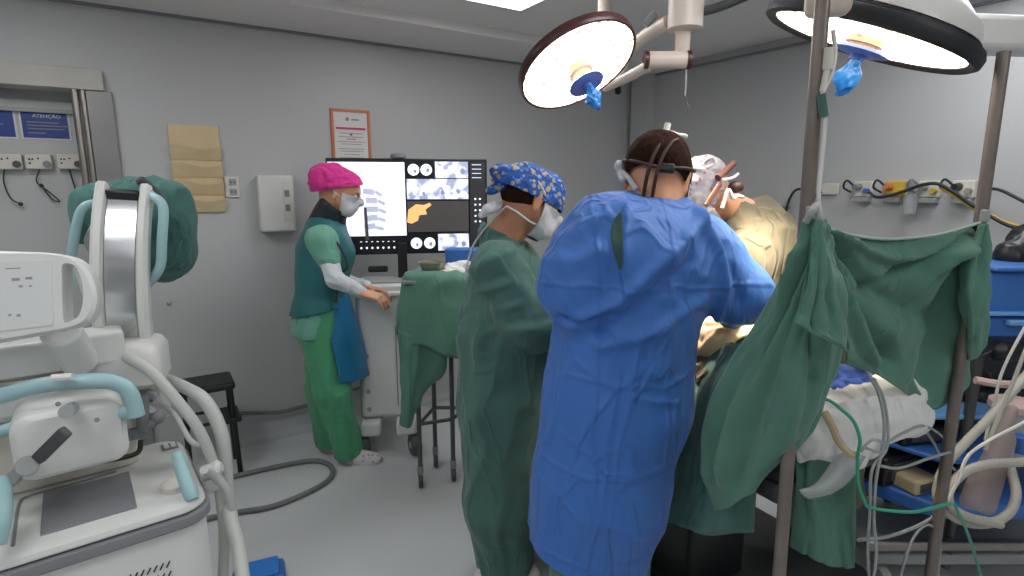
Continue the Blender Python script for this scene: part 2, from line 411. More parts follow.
def surface_nets(Fd, lo, res):
    S = Fd < 0
    c = [S[i:S.shape[0] - 1 + i, j:S.shape[1] - 1 + j, k:S.shape[2] - 1 + k] for i in (0, 1) for j in (0, 1) for k in (0, 1)]
    cnt = sum(x.astype(np.int8) for x in c); act = (cnt > 0) & (cnt < 8)
    ids = np.full(act.shape, -1, np.int64); A = np.argwhere(act); ids[act] = np.arange(len(A))
    pos = np.zeros((len(A), 3)); w = np.zeros(len(A))
    cor = [(i, j, k) for i in (0, 1) for j in (0, 1) for k in (0, 1)]
    for a in cor:
        for axn in range(3):
            if a[axn] == 1: continue
            b = list(a); b[axn] = 1
            fa = Fd[A[:, 0] + a[0], A[:, 1] + a[1], A[:, 2] + a[2]]; fb = Fd[A[:, 0] + b[0], A[:, 1] + b[1], A[:, 2] + b[2]]
            m = (fa < 0) != (fb < 0); t = np.where(m, fa / np.where(m, fa - fb, 1), 0)
            pt = np.tile(np.array(a, float), (len(A), 1)); pt[:, axn] += t
            pos += pt * m[:, None]; w += m
    pos = (pos / w[:, None] + A) * res + lo
    Q = []
    for axn in range(3):
        s0 = [slice(None)] * 3; s1 = [slice(None)] * 3; s0[axn] = slice(0, -1); s1[axn] = slice(1, None)
        a = S[tuple(s0)]; b = S[tuple(s1)]; E = np.argwhere(a != b)
        o1, o2 = [i for i in range(3) if i != axn]
        E = E[(E[:, o1] > 0) & (E[:, o2] > 0) & (E[:, o1] < S.shape[o1] - 1) & (E[:, o2] < S.shape[o2] - 1)]
        def idx(d1, d2):
            q = E.copy(); q[:, o1] -= d1; q[:, o2] -= d2; return ids[q[:, 0], q[:, 1], q[:, 2]]
        q = np.stack((idx(0, 0), idx(1, 0), idx(1, 1), idx(0, 1)), 1)
        flip = a[E[:, 0], E[:, 1], E[:, 2]]
        if axn == 1: flip = ~flip
        q[~flip] = q[~flip][:, ::-1]
        Q.append(q)
    return pos, np.vstack(Q)
def trim(vf, planes):                     # keep the side each plane's normal points to: planes [(point, normal)]
    v, f = vf; bm = bmesh.new(); bv = [bm.verts.new(x) for x in v]
    for q in f:
        try: bm.faces.new([bv[i] for i in q])
        except ValueError: pass
    for p, nrm in planes:
        bmesh.ops.bisect_plane(bm, geom=bm.verts[:] + bm.edges[:] + bm.faces[:], plane_co=Vector(p), plane_no=Vector(nrm), clear_inner=True)
    bm.verts.index_update(); v2 = np.array([x.co[:] for x in bm.verts]); f2 = [tuple(w.index for w in q.verts) for q in bm.faces]; bm.free()
    return v2, f2
def folds(amp=.008, across=9.0, along=2.0, d=(0, 0, 1), fine=.35, seed=0):
    d = unit(d)
    def w(v, n):
        s = (v @ d)[:, None] * d
        q = (v - s) * across + s * along + seed
        q = q + .6 * np.stack([noise(v * 3 + seed + 7 * i) for i in range(3)], -1)
        a = noise(q); b = noise(q * 2.1 + 31)
        return amp * ((1 - 2.2 * np.abs(a)) * .9 + fine * (1 - 2 * np.abs(b)) - .45)
    return w
def ridges(lines, flat=True):                        # raised fold lines: [(points, half width, height)]
    def w(v, n):
        k = np.array((1, 0, 1.0)) if flat else np.ones(3); v = v * k; h = np.zeros(len(v)); side = np.clip(-n[:, 1] * 3 + .3, 0, 1) if flat else 1.0
        for pts, wd, am in lines:
            pts = np.asarray(pts, float) * k; best = np.full(len(v), 9.0)
            for a, b in zip(pts[:-1], pts[1:]):
                ba = b - a; t = np.clip((v - a) @ ba / (ba @ ba), 0, 1); d = np.linalg.norm(v - a - t[:, None] * ba, axis=1); best = np.minimum(best, d)
            h += am * np.exp(-(best / wd) ** 2)
        return h * side
    return w
def on_surface(o, px, py, lift=.004, fallback=1.5):      # where the line of sight meets an object's surface
    org = np.array(o.matrix_basis.translation) + (np.array(root_of(o).location) if o.parent is not None else 0)
    d = ray(px, py); ok, loc, nrm, _ = o.ray_cast(Vector(CAMP - org), Vector(unit(d)))
    if not ok: return P(px, py, fallback)
    return np.array(loc) + org + np.array(nrm) * lift
def cloth(rows, name, m, parent=None, fold=.006, across=(10, 3), sub=8, solid=.003, seed=0, label=None):
    # rows: grid of 3-D points; resampled smoothly, rippled along its normals, given thickness
    g = np.array(rows, float)
    g = np.array([catmull(r, sub) for r in g]); g = np.array([catmull(g[:, i], sub) for i in range(g.shape[1])]).transpose(1, 0, 2)
    a, b = g.shape[:2]
    du = np.gradient(g, axis=1); dv = np.gradient(g, axis=0); nn = np.cross(du, dv); nn /= np.linalg.norm(nn, axis=-1)[..., None] + 1e-9
    uu, vv = np.meshgrid(np.linspace(0, 1, b), np.linspace(0, 1, a))
    q = np.stack((uu * across[0] + seed, vv * across[1] + seed * .7, uu * 0 + seed), -1)
    q[..., 0] += 1.1 * noise(np.stack((uu * 3, vv * 3, uu * 0 + seed + 9), -1))
    h = (1 - 2 * np.abs(noise(q))) + .4 * noise(q * 2.3 + 5)
    g = g + nn * (fold * h)[..., None]
    f = [(i * b + j, i * b + j + 1, (i + 1) * b + j + 1, (i + 1) * b + j) for i in range(a - 1) for j in range(b - 1)]
    return obj(name, (g.reshape(-1, 3), f), m, parent, smooth=180, solid=solid, label=label)
M['steel_bright'] = mat('bright_steel', 'c9cbcd', .22, metal=1.0, var=.05, scale=14)
M['dark_steel'] = mat('dark_steel', '5c5c5c', .4, metal=.6)
M['touch'] = emit('touch_screen', 'c9cccc', .12)
M['scr_white'] = emit('screen_white', 'e8ecfb', .9)
M['scr_black'] = emit('screen_black', '0c0d10', .3)
M['scr_dark'] = emit('screen_dark_grey', '3f3d3c', .7)
M['scr_side'] = emit('screen_side', '26272a', .6)
M['scr_grey'] = emit('screen_grey', '8388a0', .7)
M['scr_bone'] = emit('screen_bone', 'aab0c8', .8)
M['scr_warm'] = emit('screen_warm', 'f2b070', .9)
def scan_mat():
    m, nt, b = new_mat('screen_scan'); L = nt.links.new
    tc = nt.nodes.new('ShaderNodeTexCoord'); n = nt.nodes.new('ShaderNodeTexNoise'); n.inputs['Scale'].default_value = 22; n.inputs['Detail'].default_value = 5
    L(tc.outputs['Object'], n.inputs['Vector']); cr = nt.nodes.new('ShaderNodeValToRGB'); e = cr.color_ramp.elements
    e[0].position = .4; e[0].color = srgb('9298b4'); e[1].position = .55; e[1].color = srgb('e2e6f6')
    L(n.outputs['Fac'], cr.inputs[0]); L(cr.outputs[0], b.inputs['Emission Color']); L(cr.outputs[0], b.inputs['Base Color']); b.inputs['Emission Strength'].default_value = .8
    return m
M['scr_scan'] = scan_mat()
def led_mat():                            # bright plate with rows of darker lens spots
    m, nt, b = new_mat('lamp_led_face'); L = nt.links.new
    tc = nt.nodes.new('ShaderNodeTexCoord'); v = nt.nodes.new('ShaderNodeTexVoronoi'); v.inputs['Scale'].default_value = 28; v.inputs['Randomness'].default_value = .55
    L(tc.outputs['Object'], v.inputs['Vector'])
    mr = nt.nodes.new('ShaderNodeMapRange'); mr.inputs[1].default_value = .26; mr.inputs[2].default_value = .36; mr.inputs[3].default_value = .7; mr.inputs[4].default_value = LAMP_POWER
    L(v.outputs['Distance'], mr.inputs[0]); L(mr.outputs[0], b.inputs['Emission Strength'])
    b.inputs['Emission Color'].default_value = srgb('ffe9cf'); b.inputs['Base Color'].default_value = srgb('e8e0d8')
    return m
M['led_face'] = led_mat()
M['hub'] = mat('lamp_hub_tan', 'c9a77c', .4)
M['foot_blue'] = mat('pedal_blue', '2f7fd8', .35)
M['green_cover'] = cloth_mat('crumpled_green_cloth', '3c6a64', crease=.9, var=.1)
M['blue_soft'] = cloth_mat('soft_blue_cloth', '6b8ce6', crease=.6, var=.05)
M['clear_film'] = mat('clear_film', 'c4c8c8', .25, alpha=.55)
M['lead_grey'] = mat('lead_grey', '9aa09f', .45)
M['tape_pink'] = mat('pale_pink_plastic', 'ceb3ab', .4)
M['loupe_dark'] = mat('dark_strap', '3a2420', .55)
M['panel_light'] = emit('light_diffuser', 'fbfdff', CEIL_POWER)
# ------------------------------------------------------------------ the room
A0, N0 = -2.4, -1.6                      # the room reaches from here to AOFF, NOFF
OPEN_A = -.215                           # right edge of the recess in the left wall
OPEN_Z = 2.075
REC = .12
def room_box(a0, a1, n0, n1, z0, z1, mb=None):
    mb = mb or MB(); c = AN((a0 + a1) / 2, (n0 + n1) / 2, (z0 + z1) / 2)
    return mb.box(c, (a1 - a0, n1 - n0, z1 - z0), R_ROOM)
struct('floor', room_box(A0 - .2, AOFF + .2, N0 - .2, NOFF + .5, -.1, 0), M['floor'])
w = room_box(OPEN_A, AOFF + .1, NOFF, NOFF + .12, 0, CEIL_Z + .1)
room_box(A0 - .1, OPEN_A, NOFF, NOFF + .12, OPEN_Z, CEIL_Z + .1, w)
room_box(A0 - .1, -1.5, NOFF, NOFF + .12, 0, OPEN_Z, w)
struct('wall_left', w, M['wall'])
w = room_box(-1.5, OPEN_A, NOFF + REC, NOFF + REC + .1, 0, OPEN_Z)
struct('wall_recess', w, M['wall'])
struct('trim_7', room_box(-1.5, OPEN_A, NOFF + .12, NOFF + REC, OPEN_Z - .05, OPEN_Z), M['white'])
struct('wall_right', room_box(AOFF, AOFF + .12, N0 - .1, NOFF + .1, 0, CEIL_Z + .1), M['wall'])
struct('wall_back', room_box(A0 - .1, AOFF + .1, N0 - .12, N0, 0, CEIL_Z + .1), M['wall'])
struct('wall_side', room_box(A0 - .12, A0, N0 - .1, NOFF + .5, 0, CEIL_Z + .1), M['wall'])
# ceiling: a flat border and a middle field set 5 cm higher
bd = .54
w = room_box(A0, AOFF, NOFF - bd, NOFF + .1, CEIL_Z, CEIL_Z + .12)
room_box(A0, AOFF, N0, N0 + bd, CEIL_Z, CEIL_Z + .12, w)
struct('ceiling', w, M['ceiling'])
struct('ceiling_field', room_box(A0, AOFF, N0 + bd, NOFF - bd, CEIL_Z + .05, CEIL_Z + .16), M['ceiling'])
# shadow gap moulding where wall and ceiling meet
struct('trim_1', room_box(A0, AOFF, NOFF - .018, NOFF, CEIL_Z - .014, CEIL_Z), M['grey'])
struct('trim_2', room_box(AOFF - .018, AOFF, N0, NOFF, CEIL_Z - .014, CEIL_Z), M['grey'])
# coved vinyl skirting
def cove(o, R, L):
    prof = [(0, .11), (.004, .112), (.008, .05), (.02, .022), (.045, .006), (.07, .001), (.07, 0), (0, 0)]
    mb = MB(); n = len(prof); v = []
    for x in (0, L):
        for y, z in prof: v.append((x, -y, z))
    f = [tuple(range(n)), tuple(range(2 * n - 1, n - 1, -1))] + [(i, n + i, n + (i + 1) % n, (i + 1) % n) for i in range(n)]
    return mb.add(np.array(v) @ R.T + o, f)
struct('baseboard_left', cove(AN(OPEN_A, NOFF, 0), R_ROOM, AOFF - OPEN_A), M['skirting'])
struct('baseboard_right', cove(AN(AOFF, NOFF, 0), R_ROOM @ rotz(-90), NOFF - N0), M['skirting'])
# steel frame of the recess
struct('trim_3', room_box(-1.5, -.135, NOFF - .045, NOFF, OPEN_Z, 2.178), M['beige'], bevel=.004)
mb = room_box(-.215, -.105, NOFF - .03, NOFF, 0, OPEN_Z)
struct('trim_4', mb, M['jamb'], bevel=.003)
# slender steel tubes standing in the recess beside the frame
mb = MB()
for a, r in ((-.262, .016), (-.228, .013)):
    mb.cyl(AN(a, NOFF - .02, 0), AN(a, NOFF - .02, OPEN_Z), r)
struct('trim_5', mb, M['steel'])
struct('trim_6', room_box(-1.5, OPEN_A - .06, NOFF + REC - .03, NOFF + REC, 1.965, 1.985), M['machine_grey'])
# service duct in the far corner
struct('pillar_corner', room_box(AOFF - .07, AOFF, NOFF - .26, NOFF - .05, 0, CEIL_Z), M['wall'])

def on_a(px, py, off=0.0, lift=0.0):
    a, z = wall_a(px, py, off); return AN(a, NOFF - off - lift, z)
# blue notices in the recess
def rec(a, z, lift=0.0): return AN(a, NOFF + REC - lift, z)
def board(t, a0, a1, z0, z1, th, m, name, lift=0.0, bev=.001):
    mb = MB().box(AN((a0 + a1) / 2, NOFF + REC - lift - th / 2, (z0 + z1) / 2), (a1 - a0, th, z1 - z0), R_ROOM)
    return obj(name, mb, m, t, bevel=bev)
def text_on(parent, s, pos, size, m, R=R_ROOM, name='lettering'):
    cu = bpy.data.curves.new(name, 'FONT'); cu.body = s; cu.size = size; cu.align_x = 'CENTER'; cu.extrude = .0006
    cu.materials.append(m); o = bpy.data.objects.new(name, cu); C.objects.link(o); o.parent = parent
    X = R @ np.array(((1, 0, 0), (0, 0, -1), (0, 1, 0.0)))
    bpy.context.view_layer.update()
    me = bpy.data.meshes.new_from_object(o.evaluated_get(bpy.context.evaluated_depsgraph_get())); bpy.data.objects.remove(o)
    me.materials.clear(); me.materials.append(m)
    o = bpy.data.objects.new(name, me); C.objects.link(o); o.parent = parent
    o.matrix_local = Matrix.Translation(Vector(np.array(pos) - np.array(root_of(parent).location))) @ Matrix(X.tolist()).to_4x4()
    return o
sR = -REC
s0 = wall_a(20, 111, sR); s1 = wall_a(70, 139, sR)
for k, (a0, a1) in enumerate(((s0[0], s1[0]), (s0[0] - .26, s0[0] - .03))):
    z1_, z0_ = s0[1], s1[1]
    t = thing('notice_sign', ['blue notice sign with white lettering beside the steel tubes', 'blue notice sign cut by the picture edge in the recess'][k], 'sign', rec((a0 + a1) / 2, z0_), 'blue notices in the recess')
    board(t, a0 - .008, a1 + .008, z0_ - .008, z1_ + .008, .004, M['paper'], 'border')
    board(t, a0, a1, z0_, z1_, .004, M['sign_blue'], 'panel', .003)
    text_on(t, 'ATENÇÃO', rec((a0 + a1) / 2 + .01, z1_ - .028, .009), .024, M['paper'], name='heading')
    mb = MB()
    for j, (lw, dz) in enumerate(((.13, .052), (.17, .068), (.15, .084), (.07, .105))):
        mb.box(rec(a0 + .02 + lw / 2, z1_ - dz, .008), (lw, .001, .005), R_ROOM)
    obj('text_lines', mb, M['greyink'], t)
# gas and socket outlets in the recess
for k, px in enumerate((10, 40, 71)):
    a, z = wall_a(px, 162, sR); z -= .0
    t = thing('wall_outlet', ['cream medical outlet box nearest the picture edge under the blue signs', 'middle cream medical outlet box under the blue signs', 'cream medical outlet box next to the steel tubes'][k], 'outlet', rec(a, z - .04), 'outlets in the recess')
    mb = MB().box(rec(a, z, .025), (.108, .05, .075), R_ROOM); obj('housing', mb, M['cream'], t, bevel=.006)
    mb = MB().cyl(rec(a + .033, z - .012, .05), rec(a + .033, z - .012, .062), .017); obj('gas_socket', mb, M['dark_grey'] if k != 1 else M['grey'], t)
    mb = MB()
    for dx, dz in ((-.035, .012), (-.022, .012), (-.0, .016), (-.035, -.008)): mb.cyl(rec(a + dx, z + dz, .049), rec(a + dx, z + dz, .053), .0045, n=10)
    obj('pin_holes', mb, M['black'], t)
    t2 = MB()
    if k == 0: pts = [rec(a - .02, z - .03, .03), rec(a - .03, z - .1, .04), rec(a - .015, z - .18, .03), rec(a + .02, z - .21, .03)]
    elif k == 1: pts = [rec(a, z - .03, .03), rec(a - .02, z - .1, .04), rec(a + .02, z - .15, .03), rec(a + .06, z - .2, .03), rec(a + .03, z - .19, .03), rec(a - .005, z - .12, .03)]
    else: pts = [rec(a - .01, z - .03, .03), rec(a, z - .1, .04), rec(a + .01, z - .17, .03), rec(a + .03, z - .22, .03)]
    t2.tube(pts, .0035, 8); t2.ball(pts[-1], (.012, .008, .01))
    tag(obj('hanging_cable', t2, M['black_cable']), ['thin dark cable hanging from the outlet nearest the picture edge', 'thin looped dark cable hanging from the middle outlet', 'thin dark cable hanging beside the steel tubes'][k], 'cable', 'cables hanging in the recess')

# manila chart holder: a backboard with stacked pockets
a0, z1_ = wall_a(167, 124); a1, _ = wall_a(218, 127); _, z0_ = wall_a(222, 212)
t = thing('chart_holder', 'pale yellow wall chart holder with stacked pockets above the draped machine', 'file holder', AN((a0 + a1) / 2, NOFF, z0_))
obj('backboard', MB().box(AN((a0 + a1) / 2, NOFF - .006, (z0_ + z1_) / 2), (a1 - a0, .012, z1_ - z0_), R_ROOM), M['manila'], t, bevel=.002)
H = (z1_ - z0_) / 5
for j in range(4):
    zb = z0_ + j * H; W = a1 - a0; n = 14; v = []; f = []
    # pocket front: leans out, wavy top edge, closed sides
    for (y0, lay) in ((.0, 0), (.004, 1)):
        for i in range(n + 1):
            u = i / n; x = a0 + u * W; wob = .012 * math.sin(u * math.pi * 2 + .6) - .012
            v.append(AN(x, NOFF - .016 + y0, zb + .003)); v.append(AN(x, NOFF - .04 - .006 * math.sin(math.pi * u) + y0, zb + H * .86 + wob))
    m0 = 2 * (n + 1)
    for i in range(n):
        a = 2 * i
        f += [(a, a + 2, a + 3, a + 1), (m0 + a, m0 + a + 1, m0 + a + 3, m0 + a + 2), (a + 1, a + 3, m0 + a + 3, m0 + a + 1), (a, m0 + a, m0 + a + 2, a + 2)]
    f += [(0, 1, m0 + 1, m0), (2 * n, m0 + 2 * n, m0 + 2 * n + 1, 2 * n + 1)]
    mb = MB(); mb.v = [np.array(v)]; mb.f = f; mb.n = len(v)
    for x in (a0 + .002, a1 - .002):
        mb.add([AN(x, NOFF - .012, zb), AN(x, NOFF - .018, zb), AN(x, NOFF - .038, zb + H * .82), AN(x, NOFF - .012, zb + H * .82),
                AN(x + .002, NOFF - .012, zb), AN(x + .002, NOFF - .018, zb), AN(x + .002, NOFF - .038, zb + H * .82), AN(x + .002, NOFF - .012, zb + H * .82)],
               [(0, 1, 2, 3), (7, 6, 5, 4), (0, 4, 5, 1), (1, 5, 6, 2), (2, 6, 7, 3), (3, 7, 4, 0)])
    obj('pocket', mb, M['manila'], t)
# double socket
a, z = wall_a(232, 187)
t = thing('wall_socket', 'small ivory double socket plate right of the chart holder', 'socket', AN(a, NOFF, z - .06))
obj('plate', MB().box(AN(a, NOFF - .006, z), (.075, .012, .12), R_ROOM), M['cream'], t, bevel=.003)
mb = MB()
for dz in (.028, -.028):
    mb.box(AN(a + .004, NOFF - .013, z + dz), (.04, .004, .038), R_ROOM)
obj('socket_insert', mb, M['machine_grey'], t, bevel=.002)
mb = MB()
for dz in (.028, -.028):
    for dx in (-.005, .014): mb.cyl(AN(a + dx, NOFF - .0145, z + dz), AN(a + dx, NOFF - .0165, z + dz), .004, n=10)
obj('pin_holes', mb, M['black'], t)
a, z = wall_a(169, 303)
tag(obj('wall_plug', MB().lathe([(.012, 0), (.012, .006), (.006, .012), (.004, .03)], AN(a, NOFF, z), -R_ROOM[:, 1], 14), M['machine_grey']), 'tiny grey hook on the bare wall below the chart holder', 'hook')
# white wall cabinet
a0, z1_ = wall_a(257, 175, .09); a1, z0_ = wall_a(297, 231, .09)
a1 += .0
t = thing('wall_dispenser', 'white wall dispenser cabinet with a slot strip behind the person in the magenta cap', 'dispenser', AN((a0 + a1) / 2, NOFF, z0_))
obj('housing', MB().box(AN((a0 + a1) / 2, NOFF - .045, (z0_ + z1_) / 2), (a1 - a0, .09, z1_ - z0_), R_ROOM), M['white'], t, bevel=.014)
am = a0 + (a1 - a0) * .78; zm = (z0_ + z1_) / 2 + .01
obj('slot_strip', MB().box(AN(am, NOFF - .091, zm), (.045, .008, .24), R_ROOM), M['cream'], t, bevel=.002)
mb = MB(); 
for dz in (.05, -.035): mb.box(AN(am, NOFF - .096, zm + dz), (.028, .003, .04), R_ROOM)
obj('window_slot', mb, M['grey'], t, bevel=.001)
# framed notice
a0, z1_ = wall_a(330, 108, .01); a1, z0_ = wall_a(372, 172, .01)
t = thing('framed_notice', 'orange framed printed notice on the wall above the big display', 'poster', AN((a0 + a1) / 2, NOFF, z0_))
W = a1 - a0; Hh = z1_ - z0_; mb = MB()
for (x, zz, sx_, sz_) in (((a0 + a1) / 2, z1_ - .008, W, .016), ((a0 + a1) / 2, z0_ + .008, W, .016), (a0 + .008, (z0_ + z1_) / 2, .016, Hh - .03), (a1 - .008, (z0_ + z1_) / 2, .016, Hh - .03)):
    mb.box(AN(x, NOFF - .008, zz), (sx_, .016, sz_), R_ROOM)
obj('frame', mb, M['orange'], t)
obj('sheet', MB().box(AN((a0 + a1) / 2, NOFF - .004, (z0_ + z1_) / 2), (W - .02, .006, Hh - .02), R_ROOM), M['paper'], t)
xc = (a0 + a1) / 2
obj('title_bar', MB().box(AN(xc, NOFF - .0085, z1_ - .118), (.19, .002, .013), R_ROOM), M['pinkink'], t)
mb = MB().ball(AN(xc, NOFF - .008, z1_ - .155), (.009, .002, .007), R_ROOM); mb.box(AN(xc, NOFF - .0085, z1_ - .183), (.06, .002, .005), R_ROOM)
obj('heart_mark', mb, M['pinkink'], t)
mb = MB()
for i, (lw, dz) in enumerate(((.15, .148), (.16, .17), (.18, .2), (.13, .215), (.17, .245), (.15, .26), (.1, .28), (.16, .3), (.12, .315))): mb.box(AN(xc, NOFF - .0085, z1_ - dz), (lw, .002, .0035), R_ROOM)
mb.ball(AN(xc - .02, NOFF - .008, z1_ - .06), (.012, .002, .012), R_ROOM); mb.box(AN(xc + .03, NOFF - .0085, z1_ - .062), (.05, .002, .009), R_ROOM)
obj('text_lines', mb, M['greyink'], t)

# outlets, plugs and cables on the right wall
RB = R_ROOM @ rotz(-90)                   # local x along the right wall towards us, y into it
def BP(n, z, lift=0.0): return AN(AOFF - lift, n, z)
plugs = [(832, 'white', 'plain white socket on the right wall behind the steel pole', 0),
         (866, 'grey', 'white outlet box with a grey and blue plug, second along the right wall', 1),
         (897, 'yellow', 'outlet box holding the bright yellow plug on the right wall', 2),
         (932, 'clear', 'outlet box with a tall clear flow bottle hanging from it', 3),
         (966, 'black', 'outlet box with a black plug nearest the far steel pole', 4)]
for px, kind, lab, k in plugs:
    n, z = wall_b(px, 189)
    t = thing('gas_outlet', lab, 'outlet', BP(n, z - .06), 'outlets along the right wall')
    obj('plate', MB().box(BP(n, z, .02), (.1, .04, .09) if k else (.1, .02, .07), RB), M['cream'] if k != 2 else M['yellow'], t, bevel=.006)
    if k: obj('socket_base', MB().box(BP(n, z - .062, .03), (.085, .06, .03), RB), M['machine_grey'], t, bevel=.006)
    if k:
        mb = MB().cyl(BP(n + .02, z + .012, .04), BP(n + .02, z + .012, .1), .02, .015); obj('plug', mb, M[{'grey': 'grey', 'yellow': 'orange', 'clear': 'clear', 'black': 'black'}[kind]], t)
        mb = MB().tube([BP(n + .02, z + .012, .09), BP(n + .06, z + .05, .11), BP(n + .08, z + .01, .1), BP(n + .05, z - .02, .07)], .006); obj('pigtail', mb, M['black_cable'] if k != 3 else M['grey'], t)
        mb = MB().cyl(BP(n - .03, z - .01, .04), BP(n - .03, z - .01, .075), .014); obj('knob', mb, M['box_blue'] if k == 1 else M['yellow'] if k < 4 else M['red'], t)
    if k == 3:
        obj('flow_bottle', MB().lathe([(.012, 0), (.034, .006), (.036, .09), (.03, .105), (.014, .112), (.014, .15), (.02, .155), (.02, .18), (.008, .185)], BP(n + .07, z - .14, .07), n=20), M['clear'], t)
def b_at(px, py, lift=.05):
    n, z = wall_b(px, py, lift); return BP(n, z, lift)
obj_c = lambda pts, r, m, nm, lab: tag(obj(nm, MB().tube([b_at(*p) for p in pts], r), M[m]), lab, 'cable')
obj_c([(869, 192, .1), (876, 197, .1), (888, 196, .11), (905, 191, .12), (922, 185, .13), (938, 184, .13), (955, 193, .12), (972, 205, .11), (990, 216, .1), (1010, 226, .1), (1030, 229, .1), (1060, 232, .1)], .009, 'black_cable', 'power_cable', 'dark cable looping across the outlets of the right wall')
obj_c([(940, 188, .12), (955, 196, .11), (972, 208, .1), (990, 214, .09), (1005, 222, .09), (1030, 228, .08), (1060, 230, .08)], .007, 'yellow', 'yellow_hose', 'thin yellow hose running down beside the dark cable on the right wall')
obj_c([(985, 188, .06), (1000, 190, .07), (1015, 197, .08), (1035, 207, .08), (1060, 215, .08)], .008, 'black_cable', 'power_cable', 'dark cable leaving the picture edge right of the far pole')
obj_c([(822, 192, .03), (812, 196, .05), (803, 190, .06), (796, 190, .06), (790, 198, .06), (786, 212, .05), (784, 240, .05)], .008, 'black_cable', 'power_cable', 'dark cable bending down beside the near steel pole')
n_, z_ = wall_b(770, 207)
tag(obj('equipment_rail', MB().box(BP(n_, z_, .02), (.3, .04, .02), RB), M['grey'], bevel=.003), 'short dark rail on the right wall behind the olive gown', 'rail')
n_, z_ = wall_b(782, 200)
struct('trim_8', MB().box(BP(n_, z_ - .1, .005), (.12, .01, .4), RB), M['wall'], bevel=.003)

# ceiling light panels
def ceiling_light(a, n, lab, W=.62, H=.62):
    t = thing('ceiling_light', lab, 'ceiling light', AN(a, n, CEIL_Z + .05), 'ceiling light panels')
    mb = MB(); z = CEIL_Z + .045
    for (da, dn, sa, sn) in ((0, H / 2, W + .04, .03), (0, -H / 2, W + .04, .03), (W / 2, 0, .03, H - .02), (-W / 2, 0, .03, H - .02)): mb.box(AN(a + da, n + dn, z), (sa, sn, .02), R_ROOM)
    obj('frame', mb, M['white'], t, bevel=.002)
    mb = MB().box(AN(a, n, z + .002), (W - .03, H - .03, .01), R_ROOM); obj('diffuser', mb, M['panel_light'], t)
ceiling_light(1.515, 2.436, 'bright square ceiling light panel cut by the top edge above the tilted lamp')
for a, n, lab in ((-.6, 2.436, 'added ceiling fill panel above the draped x-ray machine, out of frame'), (-.6, .9, 'added ceiling fill panel left of the camera, out of frame'),  # unseen panels, added to give the room soft general light
                  (1.515, .9, 'added ceiling fill panel above the green screen, out of frame'), (3.0, .9, 'added ceiling fill panel nearest the right wall, out of frame'),
                  (-.6, -.7, 'added ceiling fill panel in the rear left corner, unseen behind the camera'), (1.515, -.7, 'added ceiling fill panel in the rear right corner, unseen behind the camera')):
    ceiling_light(a, n, lab)
# ------------------------------------------------------------------ mobile x-ray machine (C-arm)
ARC_LEAN = .07
E1 = np.array((.787, .617, 0)); E2 = np.array((-.617, .787, 0)); EZ = np.array((0, 0, 1.0))
RC = np.array((E1, E2, EZ)).T
C0 = np.array((-.82, 1.41, 0.0))          # front right corner of the cabinet on the floor
def cc(x, y, z): return C0 + E1 * x + E2 * y + EZ * z
t = carm = thing('mobile_x_ray_machine', 'white mobile c-shaped x-ray machine with pale teal handles', 'x-ray machine', cc(-.45, .25, 0))
def ring_loft(rings, closed=True):
    mb = MB(); n = len(rings[0]); v = np.vstack(rings)
    f = [(j * n + i, j * n + (i + 1) % n, (j + 1) * n + (i + 1) % n, (j + 1) * n + i) for j in range(len(rings) - 1) for i in range(n)]
    f.append(tuple(range(n - 1, -1, -1))); f.append(tuple((len(rings) - 1) * n + i for i in range(n)))
    return mb.add(v, f)
def rrect(x0, x1, y0, y1, r, n=6):
    out = []
    for cx, cy, s in ((x1 - r, y1 - r, 0), (x0 + r, y1 - r, 90), (x0 + r, y0 + r, 180), (x1 - r, y0 + r, 270)):
        for i in range(n + 1):
            a = math.radians(s + 90 * i / n); out.append((cx + r * math.cos(a), cy + r * math.sin(a)))
    return out
def rr_block(x0, x1, y0, y1, z0, z1, r, ez=.015, f=cc):
    rs = []
    for z, d in ((z0, ez), (z0 + ez, 0), (z1 - ez, 0), (z1 - ez * .3, ez * .3), (z1, ez)):
        rs.append(np.array([f(x, y, z) for x, y in rrect(x0 + d, x1 - d, y0 + d, y1 - d, max(r - d, .002))]))
    return ring_loft(rs)
obj('cabinet', rr_block(-.95, -.012, .012, .52, .1, .7, .07), M['machine'], t)
obj('plinth', rr_block(-.93, -.03, .03, .5, .03, .12, .06), M['dark_grey'], t)
for x, y in ((-.1, .06), (-.1, .46), (-.85, .06), (-.85, .46)):
    w_ = obj('wheel', MB().lathe([(.02, -.02), (.045, -.02), (.05, -.012), (.05, .012), (.045, .02), (.02, .02)], cc(x, y, .05), E2, 20), M['dark_grey'], t)
obj('bumper_rim', rr_block(-.965, .0, .0, .53, .69, .722, .075, .006), M['grey'], t)
obj('cabinet_top', rr_block(-.955, -.01, .01, .52, .715, .75, .07, .02), M['machine'], t)
# slanted pad set into the top, groove, vents
mb = MB(); mb.box(cc(-.27, .2, .752), (.2, .24, .006), RC); obj('recess_pad', mb, M['grey'], t, bevel=.002)
mb = MB().tube([cc(-.42, .07, .752), cc(-.42, .29, .752), cc(-.4, .33, .752), cc(-.34, .335, .752), cc(-.2, .345, .752)], .004, 8); obj('groove_trim', mb, M['grey'], t)
mb = MB()
for r_ in range(2):
    for i in range(14):
        mb.box(cc(-.31 + i * .0145, .012, .6 - r_ * .03), (.003, .006, .018), RC @ euler(0, 30, 0))
obj('vent_slots', mb, M['black'], t)
